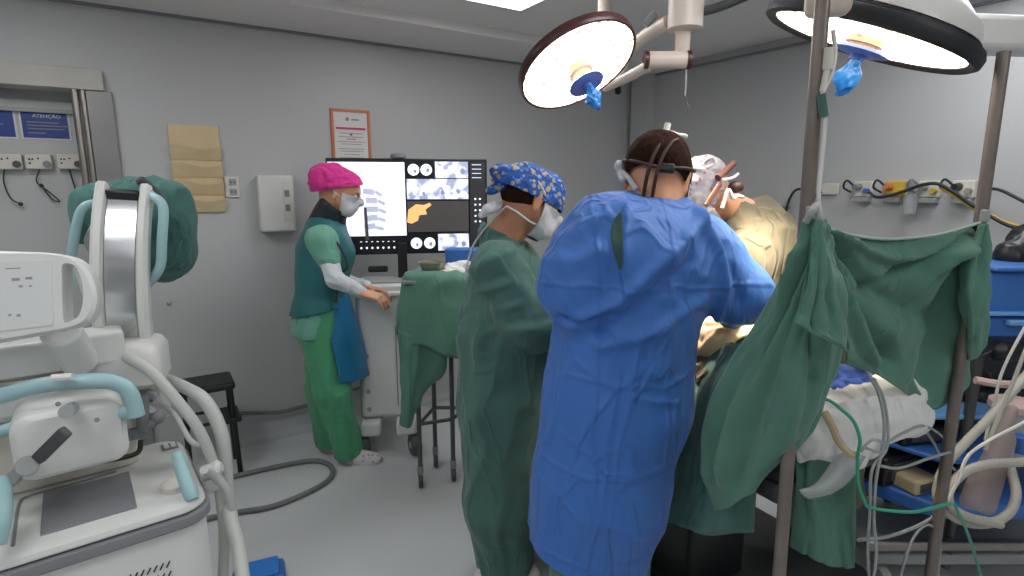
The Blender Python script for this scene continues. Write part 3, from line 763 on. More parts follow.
# rear wall of the superstructure and motor block
obj('column_base', rr_block(-.62, -.13, .36, .66, .74, .93, .05, .02), M['cream'], t)
obj('column', rr_block(-.6, -.2, .42, .66, .9, 1.1, .05, .02), M['cream'], t)
obj('lower_shelf', rr_block(-.95, -.3, .3, .5, .98, 1.06, .03, .02), M['machine'], t)
mo = P(72, 428, 1.42); RCt = RC @ euler(0, 0, 0)
def blk(o, sx, sy, sz, r, R=RC):
    rs = []; 
    for y, d in ((-sy / 2, .012), (-sy / 2 + .012, 0), (sy / 2 - .01, 0), (sy / 2, .01)):
        rs.append(np.array([o + R @ np.array((x, y, z)) for x, z in rrect(-sx / 2 + d, sx / 2 - d, -sz / 2 + d, sz / 2 - d, r)]))
    return ring_loft(rs)
hb = obj('motor_housing', blk(mo, .235, .2, .17, .04), M['machine'], t)
obj('brake_shaft', MB().cyl(P(72, 408, 1.36), P(66, 412, 1.27), .016), M['machine_grey'], hb)
mb = MB().box((P(68, 429, 1.27) + P(36, 461, 1.27)) / 2, (.03, .022, .11), frame_z(P(68, 429, 1.27) - P(36, 461, 1.27), (0, 1, 0))); obj('crank_lever', mb, M['dark_grey'], hb, bevel=.006)
mb = MB().cyl(P(27, 466, 1.3), P(27, 466, 1.25), .024); mb.box(P(20, 472, 1.29), (.03, .03, .08), frame_z(P(68, 429, 1.27) - P(36, 461, 1.27), (0, 1, 0))); obj('crank_foot', mb, M['machine_grey'], hb, bevel=.004)
for px, py in ((58, 404), (33, 428), (97, 420), (75, 404)): obj('screw_cap', MB().cyl(P(px, py, 1.31), P(px, py, 1.325), .006, n=12), M['grey'], hb)
obj('foot_gasket', MB().tube([P(70, 466, 1.4), P(110, 460, 1.45), P(137, 453, 1.5), P(141, 440, 1.52)], .007), M['black'], t)
# teal push handles
mb = MB().tube([P(-40, 404, 1.28), P(0, 396, 1.3), P(45, 385, 1.33), (P(95, 381, 1.37)), P(118, 384, 1.4), P(130, 393, 1.41), P(137, 416, 1.41)], .02, 14)
h1 = obj('push_handle', mb, M['teal'], t)
obj('handle_label', MB().tube([P(52, 378, 1.305), P(72, 376.5, 1.32)], .009, 8, sub=2), M['paper'], h1)
obj('handle_arm', MB().cyl(P(110, 414, 1.42), P(134, 412, 1.42), .017), M['teal'], t)
obj('push_handle', MB().tube([P(-30, 440, 1.3), P(5, 430, 1.32), P(28, 420, 1.36)], .015, 12), M['teal'], t)
obj('stop_button', MB().lathe([(.03, 0), (.034, .01), (.024, .024), (.004, .028)], P(2, 415, 1.5), E2 * -.6 + EZ * .8, 24, ), M['red'], t, label='dull red stop button')
# joints behind the handle
mb = MB().ball(P(140, 390, 1.6), .022); mb.cyl(P(140, 390, 1.6), P(155, 398, 1.62), .016); mb.cyl(P(142, 395, 1.58), P(143, 430, 1.58), .017); mb.cyl(P(143, 430, 1.58), P(158, 418, 1.6), .015); mb.ball(P(158, 417, 1.6), .02); mb.box(P(138, 432, 1.58), (.05, .04, .03), RC)
obj('joint', mb, M['grey'], t)
# side levers with round bases
def lever(px, py, Y, lx):
    o = P(px, py, Y)
    b_ = obj('lever_base', MB().lathe([(.036, 0), (.036, .02), (.03, .026), (.01, .028)], cc(*lx), EZ, 26), M['cream'], t)
    return b_
lv = lever(0, 0, 0, (-.075, .13, .748))
obj('brake_handle', MB().tube([P(177, 452, 1.47), P(182, 470, 1.45), P(190, 492, 1.42), P(193, 500, 1.41)], [.015, .018, .02, .016], 14), M['teal'], lv)
mb = MB().box(cc(-.05, .44, .752), (.045, .05, .004), RC); obj('switch_plate', mb, M['grey'], t, bevel=.001)
mb = MB()
for i in range(2):
    for j in range(2): mb.box(cc(-.06 + i * .02, .43 + j * .02, .755), (.014, .014, .004), RC)
obj('switch_key', mb, M['paper'], t)
lv = lever(0, 0, 0, (-.52, .0+.08, .748))
obj('brake_handle', MB().tube([P(-2, 480, 1.22), P(0, 495, 1.2), P(-1, 520, 1.16), P(-4, 545, 1.14)], [.02, .024, .024, .02], 14), M['teal'], lv)
# control panel: rounded slab with a hand grip hole at its right end
pc = P(10, 295, 1.34)
tilt = unit((-.0, -1, .28)); pr = unit(np.cross((0, 0, 1), -tilt)); pr = unit(E1 * .35 + np.array((.94, .1, 0))); pn = unit(np.cross(pr, (0, .25, 1))); pu = np.cross(pn, pr) * -1
pu = unit(pu if pu[2] > 0 else -pu); pn = np.cross(pr, pu)       # pr right, pu up, pn toward the viewer (negative y)
if pn[1] > 0: pn = -pn
RP = np.array((pr, -pn, pu)).T
def pp(x, z, y=0.0): return pc + pr * x + pu * z + pn * y
outer = []
pw = {}
def outline(d=0):
    pts = [(-.42, .105), (-.1, .108), (.03, .104), (.12, .094), (.158, .072), (.182, .03), (.19, -.02), (.178, -.062), (.15, -.085), (.07, -.1), (-.1, -.122), (-.42, -.135)]
    q = catmull(np.array([(x, 0, z) for x, z in pts]), 5)[:, [0, 2]]
    c = np.array((-.1, -.01)); v = q - c; L = np.linalg.norm(v, axis=1)[:, None]
    return c + v * (1 - d / L)
hole = catmull(np.array([(x, 0, z) for x, z in [(.132, .072), (.15, .06), (.161, .025), (.163, -.018), (.155, -.055), (.14, -.07), (.122, -.073), (.119, -.03), (.119, .03), (.12, .066), (.132, .072)]]), 4)[:-1, [0, 2]]
bm = bmesh.new()
def face_with_hole(y, d):
    o = [bm.verts.new(pp(x, z, y)) for x, z in outline(d)]; h = [bm.verts.new(pp(x, z, y)) for x, z in hole]
    es = [bm.edges.new((l[i], l[(i + 1) % len(l)])) for l in (o, h) for i in range(len(l))]
    bmesh.ops.triangle_fill(bm, edges=es, use_beauty=True); return o, h
o1, h1_ = face_with_hole(.022, .008); o4, h4 = face_with_hole(-.03, .006)
def between(a, b):
    for i in range(len(a)): bm.faces.new((a[i], a[(i + 1) % len(a)], b[(i + 1) % len(a)], b[i]))
o2 = [bm.verts.new(pp(x, z, .014)) for x, z in outline(0)]; o3 = [bm.verts.new(pp(x, z, -.022)) for x, z in outline(0)]
between(o1, o2); between(o2, o3); between(o3, o4); between(h1_, h4)
bmesh.ops.recalc_face_normals(bm, faces=bm.faces)
bm.verts.index_update(); pv = (np.array([x.co[:] for x in bm.verts]), [tuple(w.index for w in f.verts) for f in bm.faces]); bm.free()
cp = obj('control_panel', pv, M['machine'], t)
mb = MB().prism([(-.42, -.112), (.1, -.08), (.1, .078), (-.42, .082)], pp(0, 0, .0215), RP @ np.diag((1, -1, 1)), .003)
obj('touch_screen', mb, M['touch'] if 'touch' in M else emit('touch_screen', 'cfd3d6', .28), cp)
mb = MB()
for x, z, sx_, sz_ in ((-.065, .035, .012, .008), (.025, .035, .016, .007), (.052, .037, .014, .006), (.035, .018, .008, .005), (.055, .018, .006, .004), (-.012, -.05, .006, .005), (.012, -.05, .006, .005), (-.012, -.035, .006, .004), (.03, -.052, .008, .006), (-.03, .06, .04, .003), (.02, .062, .03, .003), (-.04, .0, .006, .004)):
    mb.box(pp(x, z, .025), (sx_, .001, sz_), RP)
obj('screen_icon', mb, M['greyink'], cp)
mb = MB()
for z in (.038, .028, -.045, -.055): mb.box(pp(-.095, z, .0255), (.03, .001, .006), RP)
obj('screen_key', mb, M['dark_grey'], cp)
mb = MB().cyl(P(60, 330, 1.38), P(80, 362, 1.5), .045); mb.box(P(50, 352, 1.5), (.34, .12, .09), RC); obj('panel_support', mb, M['machine'], t, bevel=.01)
mb = MB().cyl(P(75, 262, 1.5), P(88, 298, 1.55), .01); obj('support_rod', mb, M['white'], t)
# the C: a channel rolled into an arc, white rims on both sides
vc = unit((-.40, 1, 0)); vs = np.cross(vc, EZ); UZ = unit(EZ + vs * ARC_LEAN); vs = np.cross(vc, UZ)      # arc plane: away from us and up; vs across
rad = .55; ac = np.array((P(120, 300, 1.62)[0], P(124, 300, 1.62)[1], 1.28)) + vc * rad
def arc_sweep(prof, t0, t1, n=44):
    # prof: closed list of (across, radial)
    rs = []
    for i in range(n + 1):
        a = math.radians(t0 + (t1 - t0) * i / n); dr = -vc * math.cos(a) + UZ * math.sin(a)
        rs.append(np.array([ac + dr * (rad + rr) + vs * s_ for s_, rr in prof]))
    return ring_loft(rs)
hw = .058
obj('arc_channel', arc_sweep([(-hw + .02, -.03), (hw - .02, -.03), (hw - .02, -.006), (-hw + .02, -.006)], -62, 32), M['steel_bright'], t)
for s_ in (-1, 1):
    q = [(s_ * (hw - .014), -.05), (s_ * (hw + .012), -.05), (s_ * (hw + .014), .0), (s_ * (hw + .004), .012), (s_ * (hw - .012), .01), (s_ * (hw - .018), -.004)]
    obj('arc_rim', arc_sweep(q if s_ > 0 else q[::-1], -62, 36), M['white'], t)
dr = lambda a, r, s_: ac + (-vc * math.cos(math.radians(a)) + UZ * math.sin(math.radians(a))) * r + vs * s_
mb = MB(); mb.box(dr(34, rad - .03, 0), (.09, .08, .035), np.array((vs, vc, EZ)).T); obj('arc_end_block', mb, M['black'], t, bevel=.01)
mb = MB().tube([dr(37, rad, .03), dr(38, rad - .0, .05), dr(35, rad - .05, .09)], .01); obj('end_lever', mb, M['dark_grey'], t)
# carriage that holds the arc
cb = P(128, 362, 1.62)
RA = np.array((vs, vc, EZ)).T
def ablk(o, sx, sy, sz, r):
    rs = []
    for z, d in ((-sz / 2, .02), (-sz / 2 + .02, 0), (sz / 2 - .03, 0), (sz / 2 - .008, .012), (sz / 2, .035)):
        rs.append(np.array([o + RA @ np.array((x, y, z)) for x, y in rrect(-sx / 2 + d, sx / 2 - d, -sy / 2 + d, sy / 2 - d, r)]))
    return ring_loft(rs)
obj('arc_carriage', ablk(cb + vc * .02, .19, .2, .14, .04), M['white'], t)
obj('carriage_neck', ablk(cb + vc * .03 - EZ * .13 - vs * .05, .13, .18, .2, .04), M['machine'], t)
# image receptor behind the arc and its grip bars
rc_ = P(128, 232, 2.02)
obj('image_receptor', MB().lathe([(.08, -.1), (.105, -.09), (.11, .02), (.1, .08), (.06, .1)], rc_, unit((-.1, .5, .35)), 36), M['machine_grey'], t)
def grip(pts, r): obj('grip_bar', MB().tube([P(*q) for q in pts], r, 12), M['teal'], t)
grip([(98, 203, 1.78), (86, 206, 1.74), (79, 216, 1.73), (74, 240, 1.72), (72, 262, 1.72), (80, 285, 1.74)], .0135)
grip([(144, 190, 1.78), (152, 196, 1.74), (163, 207, 1.72), (162, 240, 1.7), (161, 262, 1.7), (157, 273, 1.7), (148, 284, 1.71), (145, 291, 1.73)], .014)
# cables and hoses of the machine
def hose(pts, r, m, nm, par=t, n=12, ribs=None): return obj(nm, MB().tube([P(*q) for q in pts], r, n, ribs=ribs), M[m], par)
hose([(112, 352, 1.58), (128, 358, 1.56), (150, 371, 1.55), (175, 398, 1.56), (200, 432, 1.58), (215, 470, 1.6), (222, 510, 1.6), (224, 545, 1.58), (222, 600, 1.5)], .0155, 'hose', 'supply_hose')
hose([(150, 372, 1.75), (182, 386, 1.72), (206, 402, 1.7), (222, 436, 1.68), (226, 480, 1.66), (229, 512, 1.6), (240, 556, 1.52), (246, 620, 1.4)], [.015, .019, .021, .021, .021, .023, .021, .018], 'hose', 'supply_hose')
hose([(205, 470, 1.52), (216, 478, 1.56), (228, 492, 1.58), (232, 512, 1.6)], .012, 'hose', 'supply_hose')
mb = MB()
for px, py in ((212, 470), (213, 484)): mb.lathe([(.01, -.03), (.022, -.026), (.024, .02), (.014, .03)], P(px, py, 1.58), (1, .2, .3), 16)
obj('hose_coupling', mb, M['white'], t)
hose([(150, 402, 1.7), (172, 412, 1.66), (190, 440, 1.6), (200, 446, 1.6)], .008, 'hose', 'thin_cable')

# green cloth over the receptor
pr_ = [cap(P(104, 212, 2.05), P(160, 212, 2.05), .09, .105, .06), cap(P(152, 225, 2.05), P(158, 252, 2.03), .12, .11, .08), cap(P(168, 225, 2.0), P(172, 245, 2.02), .07, .06, .08),
       cap(P(86, 200, 2.02), P(86, 235, 2.02), .04, .03, .05), cap(P(110, 200, 2.02), P(165, 197, 2.02), .06, .06, .05)]
vf = field_surface(pr_, .009, 0, folds(.012, 11, 4, (.3, 0, 1), .5, 3))
tag(obj('machine_cover', vf, M['green_cover'], smooth=180), 'crumpled dark green cloth cover over the head of the x-ray machine', 'cloth')

# black step stool by the wall
so = G(206, 452, 0); 
t = thing('step_stool', 'black stool behind the white hoses of the x-ray machine', 'stool', so)
R0 = R_ROOM; zt = .36
sd = P(206, 384, 2.95); zt = float(sd[2]); so = np.array((sd[0], sd[1], 0)); t.location = list(map(float, so))
obj('seat', MB().box(so + EZ * zt, (.27, .24, .04), R0), M['black'], t, bevel=.015)
for dx in (-.11, .11):
    for dy in (-.09, .09): obj('leg', MB().cyl(so + R0 @ np.array((dx * 1.1, dy * 1.1, 0)), so + R0 @ np.array((dx, dy, zt - .02)), .014, .012), M['black'], t)
mb = MB(); 
for dy in (-.095, .095): mb.cyl(so + R0 @ np.array((-.115, dy, zt * .62)), so + R0 @ np.array((.115, dy, zt * .62)), .009)
obj('rung', mb, M['black'], t)
mb = MB(); mb.box(so + R0 @ np.array((.1, -.02, zt * .62)), (.1, .2, .03), R0); obj('step_plate', mb, M['black'], t, bevel=.006)

# floor cables
def fl(pts, r, m, lab, nm='floor_cable'):
    q = []
    for p in pts: g = G(p[0], p[1], r + (p[2] if len(p) > 2 else 0)); q.append(g)
    return tag(obj(nm, MB().tube(q, r, 10), M[m]), lab, 'cable')
tag(obj('floor_cable', MB().tube([on_a(x_, y_, .025) for x_, y_ in ((222, 414), (250, 413), (280, 412), (300, 407), (330, 399), (352, 390), (376, 384))], .011, 10), M['rubber']), 'grey cable along the foot of the wall from the black stool to the display trolley', 'cable')
fl([(200, 486), (240, 475), (280, 466), (310, 461), (326, 463), (333, 471), (326, 482), (300, 496), (270, 507), (240, 512), (200, 520)], .014, 'rubber', 'thick grey cable looping on the open floor beside the x-ray machine')
# blue foot switch
g = G(260, 585, 0)
t = thing('foot_switch', 'bright blue foot switch on the floor at the bottom edge of the photo', 'foot switch', g)
obj('housing', MB().box(g + EZ * .035, (.2, .14, .05), rotz(25)), M['pale_blue'] if 0 else M['box_blue'], t, bevel=.02)
obj('pedal', MB().box(g + EZ * .07, (.15, .1, .018), rotz(25) @ euler(8, 0, 0)), M['foot_blue'], t, bevel=.008)

# ------------------------------------------------------------------ display trolley
mY = 3.3
m0 = P(325, 160, 3.22); m1 = P(487, 157, 3.4); b0 = P(325, 258, 3.22); b1 = P(486, 250, 3.4)
mx = unit((m1 - m0) * (1, 1, 0)); W = float(np.linalg.norm((m1 - m0)[:2])); z1_ = (m0[2] + m1[2]) / 2; z0_ = (b0[2] + b1[2]) / 2 
mc = (m0 + m1) / 2; my = np.array((-mx[1], mx[0], 0)); RM = np.array((mx, my, EZ)).T
mc = np.array((mc[0], mc[1], (z0_ + z1_) / 2)); H = z1_ - z0_
def mp(u, v, y=0.0): return mc + mx * ((u - .5) * W) + EZ * ((.5 - v) * H) - my * y     # u right, v down, y out of the screen
base = np.array((mc[0], mc[1], 0)) 
tr_o = G(388, 436, 0)
t = thing('display_monitor', 'wide dark display showing x-ray and scan images behind the person in the magenta cap', 'monitor', (mc[0], mc[1], z0_))
obj('housing', MB().box(mc + my * .03, (W, .05, H), RM), M['black'], t, bevel=.006)
def pane(u0, u1, v0, v1, m, nm='image_pane', y=.0065, par=t): return obj(nm, MB().box(mp((u0 + u1) / 2, (v0 + v1) / 2, y - .001), ((u1 - u0) * W, .002, (v1 - v0) * H), RM), m, par)
def px2(px, py): return ((px - 325) / 162, (py - 159 - (px - 325) * -.012) / 96)
xr = pane(.012, .475, .04, .80, M['scr_white'])
pane(.012, .475, .82, .985, M['scr_black'], 'tool_bar')
pane(.485, .655, .035, .20, M['scr_black']); pane(.665, .875, .03, .2, M['scr_scan']); pane(.485, .875, .21, .42, M['scr_scan'])
pane(.485, .875, .44, .765, M['scr_dark']); pane(.485, .66, .79, .985, M['scr_black']); pane(.675, .875, .79, .97, M['scr_scan'])
pane(.885, .985, .03, .97, M['scr_side'], 'side_bar')
for u, v in ((.53, .115), (.61, .115), (.535, .885), (.62, .885)):
    obj('scan_disc', MB().lathe([(.036 * W, 0), (.036 * W, .001)], mp(u, v, .0068), -my, 28), M['scr_white'], t)
mb = MB()
for u, v, r_, in ((.54, .13, .012), (.62, .12, .014), (.54, .9, .012), (.627, .895, .014), (.84, .13, .02), (.59, .36, .012), (.71, .35, .016), (.81, .34, .015), (.84, .9, .018)):
    mb.lathe([(r_ * W, 0), (r_ * W, .001)], mp(u, v, .008), -my, 12, sx=.8)
obj('scan_shading', mb, M['scr_grey'], t)
# cervical x-ray: ring, vertebrae, dark instrument
mb = MB(); 
ring = [mp(.235 + .03 * math.cos(a), .15 + .055 * math.sin(a), .0072) for a in np.linspace(0, 6.283, 20)]
mb.tube(ring, .0015, 6, 1)
obj('x_ray_ring', mb, M['scr_grey'], xr)
mb = MB()
for i, (u, v, a) in enumerate(((.25, .34, 8), (.265, .43, 4), (.27, .52, 0), (.265, .61, -6), (.25, .7, -10))):
    mb.box(mp(u, v, .0072), (.07 * W, .001, .06 * H), RM @ euler(0, a, 0)); mb.box(mp(u + .06, v + .02, .0072), (.05 * W, .001, .035 * H), RM @ euler(0, a + 25, 0))
obj('x_ray_vertebrae', mb, M['scr_bone'], xr)
mb = MB().prism([(-.008, .1), (.008, .1), (.014, -.09), (-.006, -.09)], mp(.225, .68, .0085), RM, .001); obj('x_ray_instrument', mb, M['scr_dark'], xr)
mb = MB()
for i in range(7):
    mb.lathe([(.007 * W if i < 4 else .004 * W, 0), (.007 * W, .001)], mp(.19 + i * .034, .925, .0072), -my, 10)
    mb.box(mp(.19 + i * .034, .86, .0072), (.012 * W, .001, .008 * H), RM)
for i in range(5):
    for j in range(2): mb.box(mp(.92 + j * .03, .42 + i * .06, .0072), (.012 * W, .001, .018 * H), RM)
for i in range(4): mb.box(mp(.93, .06 + i * .045, .0072), (.06 * W, .001, .006 * H), RM)
obj('screen_icon', mb, M['scr_white'], t)
# photo of a hand in the lower centre pane: a warm pale shape
sh = [(-.0, .0), (.05, .035), (.1, .03), (.14, .045), (.15, .03), (.11, .0), (.12, -.03), (.07, -.035), (.06, -.07), (.02, -.09), (-.01, -.08)]
mb = MB().prism([(x * .9, z * .9) for x, z in sh], mp(.49, .53, .008), RM, .001); obj('picture_shape', mb, M['scr_warm'], t)
obj('camera_bar', MB().lathe([(.03, 0), (.045, .006), (.045, .022), (.035, .03)], mp(.44, -.0, -.03), EZ, 20), M['grey'], t)
# trolley: column, keyboard shelf, white body, feet with castors
g = np.array((mc[0], mc[1], 0)) + my * .0
t = thing('display_trolley', 'white wheeled equipment trolley carrying the wide display', 'trolley', G(388, 432, 0))
colx = P(402, 262, 3.27)
obj('column', MB().box((colx[0], colx[1] + .02, (P(402, 252, 3.27)[2] + P(402, 285, 3.27)[2]) / 2 + .02), (.055, .04, .26), RM), M['black'], t, bevel=.004)
tY = 3.2; bl, br = P(358, 300, tY), P(412, 300, tY); zt = float(P(385, 292, tY)[2])
RT = rotz(10)
body_c = np.array(((bl[0] + br[0]) / 2 - .03, tY + .14, 0))
obj('body', MB().box(body_c + EZ * ((zt + .23) / 2), (.32, .36, zt - .23), RT), M['white'], t, bevel=.03)
obj('side_groove', MB().box(body_c + RT @ np.array((-.0 + .06, -.182, 0)) + EZ * .55, (.006, .004, .5), RT), M['grey'], t)
mb = MB()
for i in range(4): mb.cyl(body_c + RT @ np.array((-.11, -.178, 0)) + EZ * (.62 - i * .11), body_c + RT @ np.array((-.11, -.186, 0)) + EZ * (.62 - i * .11), .013)
obj('port', mb, M['machine_grey'], t)
obj('vent_panel', MB().box(body_c + RT @ np.array((.1, -.181, 0)) + EZ * (zt - .2), (.06, .006, .16), RT), M['grey'], t, bevel=.002)
obj('top_shelf', MB().box(body_c + EZ * (zt + .0) + np.array((.02, -.02, 0)), (.34, .4, .03), RT), M['white'], t, bevel=.012)
kb = obj('keyboard_tray', MB().box(body_c + EZ * (zt + .04) + np.array((.03, -.1, 0)), (.3, .2, .04), RT @ euler(6, 0, 0)), M['white'], t, bevel=.012)
obj('keyboard', MB().box(body_c + EZ * (zt + .066) + np.array((.03, -.1, 0)), (.25, .13, .012), RT @ euler(6, 0, 0)), M['machine_grey'], kb, bevel=.003)
mb = MB().box(body_c + EZ * (zt + .1) + np.array((-.06, .1, 0)), (.12, .05, .035), RT); obj('cable_box', mb, M['dark_grey'], t, bevel=.01)
for px, py in ((368, 418), (394, 447)):
    pass
for dx, dy in ((-.15, -.2), (.15, -.22), (-.15, .2), (.15, .2)):
    o_ = body_c + RT @ np.array((dx, dy, 0))
    f_ = obj('castor_arm', MB().box(o_ * (1, 1, 0) + RT @ np.array((-dx * .3, -dy * .25, 0)) + EZ * .18, (.12, .17, .09), RT @ rotz(0)), M['white'], t, bevel=.02)
    obj('castor_wheel', MB().lathe([(.02, -.028), (.06, -.026), (.066, -.018), (.066, .018), (.06, .026), (.02, .028)], o_ * (1, 1, 0) + EZ * .066, RT @ np.array((.9, .3, 0)), 24), M['dark_grey'], f_)
    obj('castor_hub', MB().lathe([(.022, -.031), (.022, .031)], o_ * (1, 1, 0) + EZ * .066, RT @ np.array((.9, .3, 0)), 16), M['machine_grey'], f_)

# ------------------------------------------------------------------ instrument table under a green sheet
zt = 1.15
ta = P(420, 275, 2.78); 
TC = np.array((-.34, 2.87, 0)); TW, TD = .4, .33
t = thing('instrument_table', 'narrow steel instrument table on castors under a green sheet', 'table', TC)
zt = 1.14
obj('table_top', MB().box(TC + EZ * (zt - .01), (TW, TD, .015)), M['steel'], t, bevel=.003)
lx = [G(421, 487, 0)[0], TC[0] + TW / 2 - .1]; 
fl_ = G(421, 487, 0); 
legs = [(fl_[0], fl_[1]), (TC[0] + TW / 2 - .03, TC[1] - TD / 2 + .03), (TC[0] - TW / 2 + .1, TC[1] + TD / 2 - .03), (TC[0] + TW / 2 - .03, TC[1] + TD / 2 - .03)]
legs = [(fl_[0], fl_[1]), (P(452, 400, 2.84)[0], 2.84), (fl_[0] + .05, 3.0), (P(452, 400, 2.84)[0] + .06, 3.0)]
for x, y in legs:
    l_ = obj('leg', MB().cyl((x, y, .1), (x, y, zt - .02), .0125), M['dark_steel'], t)
    obj('castor_fork', MB().box((x, y, .1), (.03, .03, .05)), M['grey'], l_, bevel=.004)
    obj('castor_wheel', MB().lathe([(.01, -.012), (.036, -.012), (.04, -.006), (.04, .006), (.036, .012), (.01, .012)], (x, y, .04), (1, .2, 0), 18), M['dark_grey'], l_)
(xa, ya), (xb, yb), (xc_, yc), (xd, yd) = legs
mb = MB(); mb.cyl((xa, ya, .36), (xb, yb, .36), .01); mb.cyl((xc_, yc, .36), (xd, yd, .36), .01); mb.cyl((xa, ya, .36), (xc_, yc, .36), .01); mb.cyl((xb, yb, .36), (xd, yd, .36), .01)
obj('rail', mb, M['dark_steel'], t)
# the sheet: top, left fall, front fall
yf, yb_ = 2.69, 3.04
g0 = [P(404, 275, 2.76), P(432, 275, 2.7), P(462, 276, 2.69), P(475, 277, 2.7), P(488, 278, 2.72)]
top_back = [np.array((p[0] + .02, 3.04, p[2])) for p in g0]
zf = [p[2] for p in g0]
rows = [top_back, [(a + b) / 2 for a, b in zip(top_back, g0)], g0,
        [P(400, 300, 2.73), P(430, 300, 2.68), P(462, 300, 2.67), P(475, 300, 2.69), P(488, 300, 2.72)],
        [P(398, 330, 2.72), P(424, 328, 2.68), P(455, 331, 2.66), P(475, 333, 2.69), P(488, 335, 2.72)],
        [P(399, 350, 2.74), P(422, 345, 2.69), P(448, 357, 2.66), P(475, 360, 2.69), P(488, 362, 2.72)]]
t = thing('table_sheet', 'green sheet covering the instrument table with a hanging corner', 'drape', (TC[0], TC[1], .4))
cloth(rows, 'front_fall', M['green_drape'], t, .008, (7, 1.5), 8, .003, 2)
rows = [[P(404, 276, 2.76), P(404, 276, 2.85), P(407, 274, 3.02)], [P(399, 310, 2.74), P(398, 310, 2.84), P(404, 306, 3.03)], [P(397, 335, 2.74), P(397, 335, 2.83), P(406, 330, 3.02)]]
cloth(rows, 'side_fall', M['green_drape'], t, .006, (4, 1.5), 8, .003, 6)
rows = [[P(398, 332, 2.72), P(408, 334, 2.7), P(424, 338, 2.71), P(448, 350, 2.72)], [P(400, 365, 2.74), P(408, 368, 2.71), P(418, 370, 2.73), P(445, 372, 2.76)],
        [P(401, 395, 2.75), P(408, 398, 2.71), P(416, 397, 2.74), P(432, 386, 2.78)], [P(400, 424, 2.76), P(405, 427, 2.72), P(412, 424, 2.74), P(418, 400, 2.79)]]
cloth(rows, 'corner_fall', M['green_drape'], t, .01, (8, 1), 8, .003, 11)
tz = float(np.mean(zf))
bo = P(432, 268, 2.82)
t = thing('steel_bowl', 'small steel bowl on the green covered instrument table', 'bowl', (bo[0], bo[1], tz))
obj('bowl_body', MB().lathe([(.035, 0), (.05, .004), (.06, .03), (.066, .05), (.07, .052), (.066, .054), (.058, .05), (.05, .012), (.01, .008)], (bo[0], bo[1], tz + .006), EZ, 32), M['gold'], t)
b2 = P(462, 262, 2.95)
tag(obj('storage_tray', MB().box((b2[0] + .03, 2.97, tz + .06), (.22, .1, .1), None, 1.08), M['box_blue'], bevel=.008), 'blue plastic tray at the back of the instrument table', 'tray')
vf = field_surface([cap(P(448, 268, 2.84), P(466, 266, 2.86), .022, .03, .03), cap(P(440, 273, 2.8), P(462, 272, 2.8), .014, .018, .02)], .006, 0, folds(.008, 30, 14, (1, 0, 0)))
tag(obj('gauze_bundle', vf, M['white_cloth'], smooth=180), 'crumpled white gauze beside the steel bowl', 'gauze')

# ------------------------------------------------------------------ theatre lamps
def theatre_lamp(name, label, c, nrm, Rr, rim_m, shell_m, depth, aim):
    t = thing(name, label, 'surgical lamp', c, 'theatre lamps')
    nrm = unit(nrm)
    # face plate looks along nrm
    obj('head_shell', MB().lathe([(Rr * .2, -depth), (Rr * .6, -depth * .9), (Rr * .88, -depth * .5), (Rr * .96, -.02), (Rr * .9, -.004)], c, nrm, 56), shell_m, t)
    obj('rim', MB().lathe([(Rr * .9, -.034), (Rr * .985, -.03), (Rr, -.02), (Rr, .0), (Rr * .985, .006), (Rr * .95, .006), (Rr * .94, -.004)], c, nrm, 56), rim_m, t)
    obj('light_face', MB().lathe([(Rr * .945, -.006), (Rr * .945, .003)], c, nrm, 56), M['led_face'], t)
    R = frame_z(nrm)
    hl = .045 if depth > .08 else 0.0
    obj('hub', MB().lathe([(.045, 0), (.045, .03 - hl * .3), (.036, .036 - hl * .4), (.034, .075 - hl)], c, nrm, 28), M['hub'], t)
    h = obj('sterile_handle', MB().lathe([(.02, .07), (.064, .074), (.067, .08), (.05, .084), (.018, .086), (.018, .1)], c - nrm * hl, nrm, 32), M['blue_disc'], t)
    hp = c + nrm * (.095 - hl)
    side = unit(R[:, 0]); v, f = field_surface([cap(hp, hp + nrm * .05, .014, .025, .02), cap(hp + nrm * .05, hp + nrm * .085, .025, .014, .02)], .004, 0, folds(.006, 60, 14, nrm, .5, 2))
    obj('handle_cover', (v, f), M['blue_glove'], h, smooth=180)
    L = bpy.data.lights.new('lamp_beam', 'AREA'); L.shape = 'DISK'; L.size = Rr * 1.5; L.energy = LAMP_SPOT * (1.1 if hl else 1.0); L.color = (1, .82, .62); L.spread = math.radians(38)
    lo = bpy.data.objects.new('lamp_beam', L); C.objects.link(lo); lo.parent = t
    lo.matrix_local = Matrix.Translation(Vector(nrm * .03)) @ Matrix(frame_z(-unit(aim - c)).tolist()).to_4x4()
    return t
LAMP_SPOT = 5.0
field = P(722, 335, 1.78)
c1 = P(578, 67, 2.2)
L1 = theatre_lamp('theatre_lamp', 'round lit theatre lamp hanging left of the ceiling arms, face toward us', c1, (.5, -.58, -1.15), .232, M['lamp_rim'], M['lamp_shell'], .07, field)
c2 = P(867, 38, 1.5); N2 = unit((-.29, .21, -.9))
L2 = theatre_lamp('theatre_lamp', 'theatre lamp seen edge on with thick black rim above the drape screen', c2, N2, .24, M['lamp_black'], M['lamp_shell'], .1, field)
obj('rim_bumper', MB().lathe([(.21, -.022), (.235, -.026), (.25, -.022), (.256, -.01), (.254, .008), (.244, .014), (.232, .008), (.215, -.015)], c2, N2, 56), M['lamp_black'], L2)
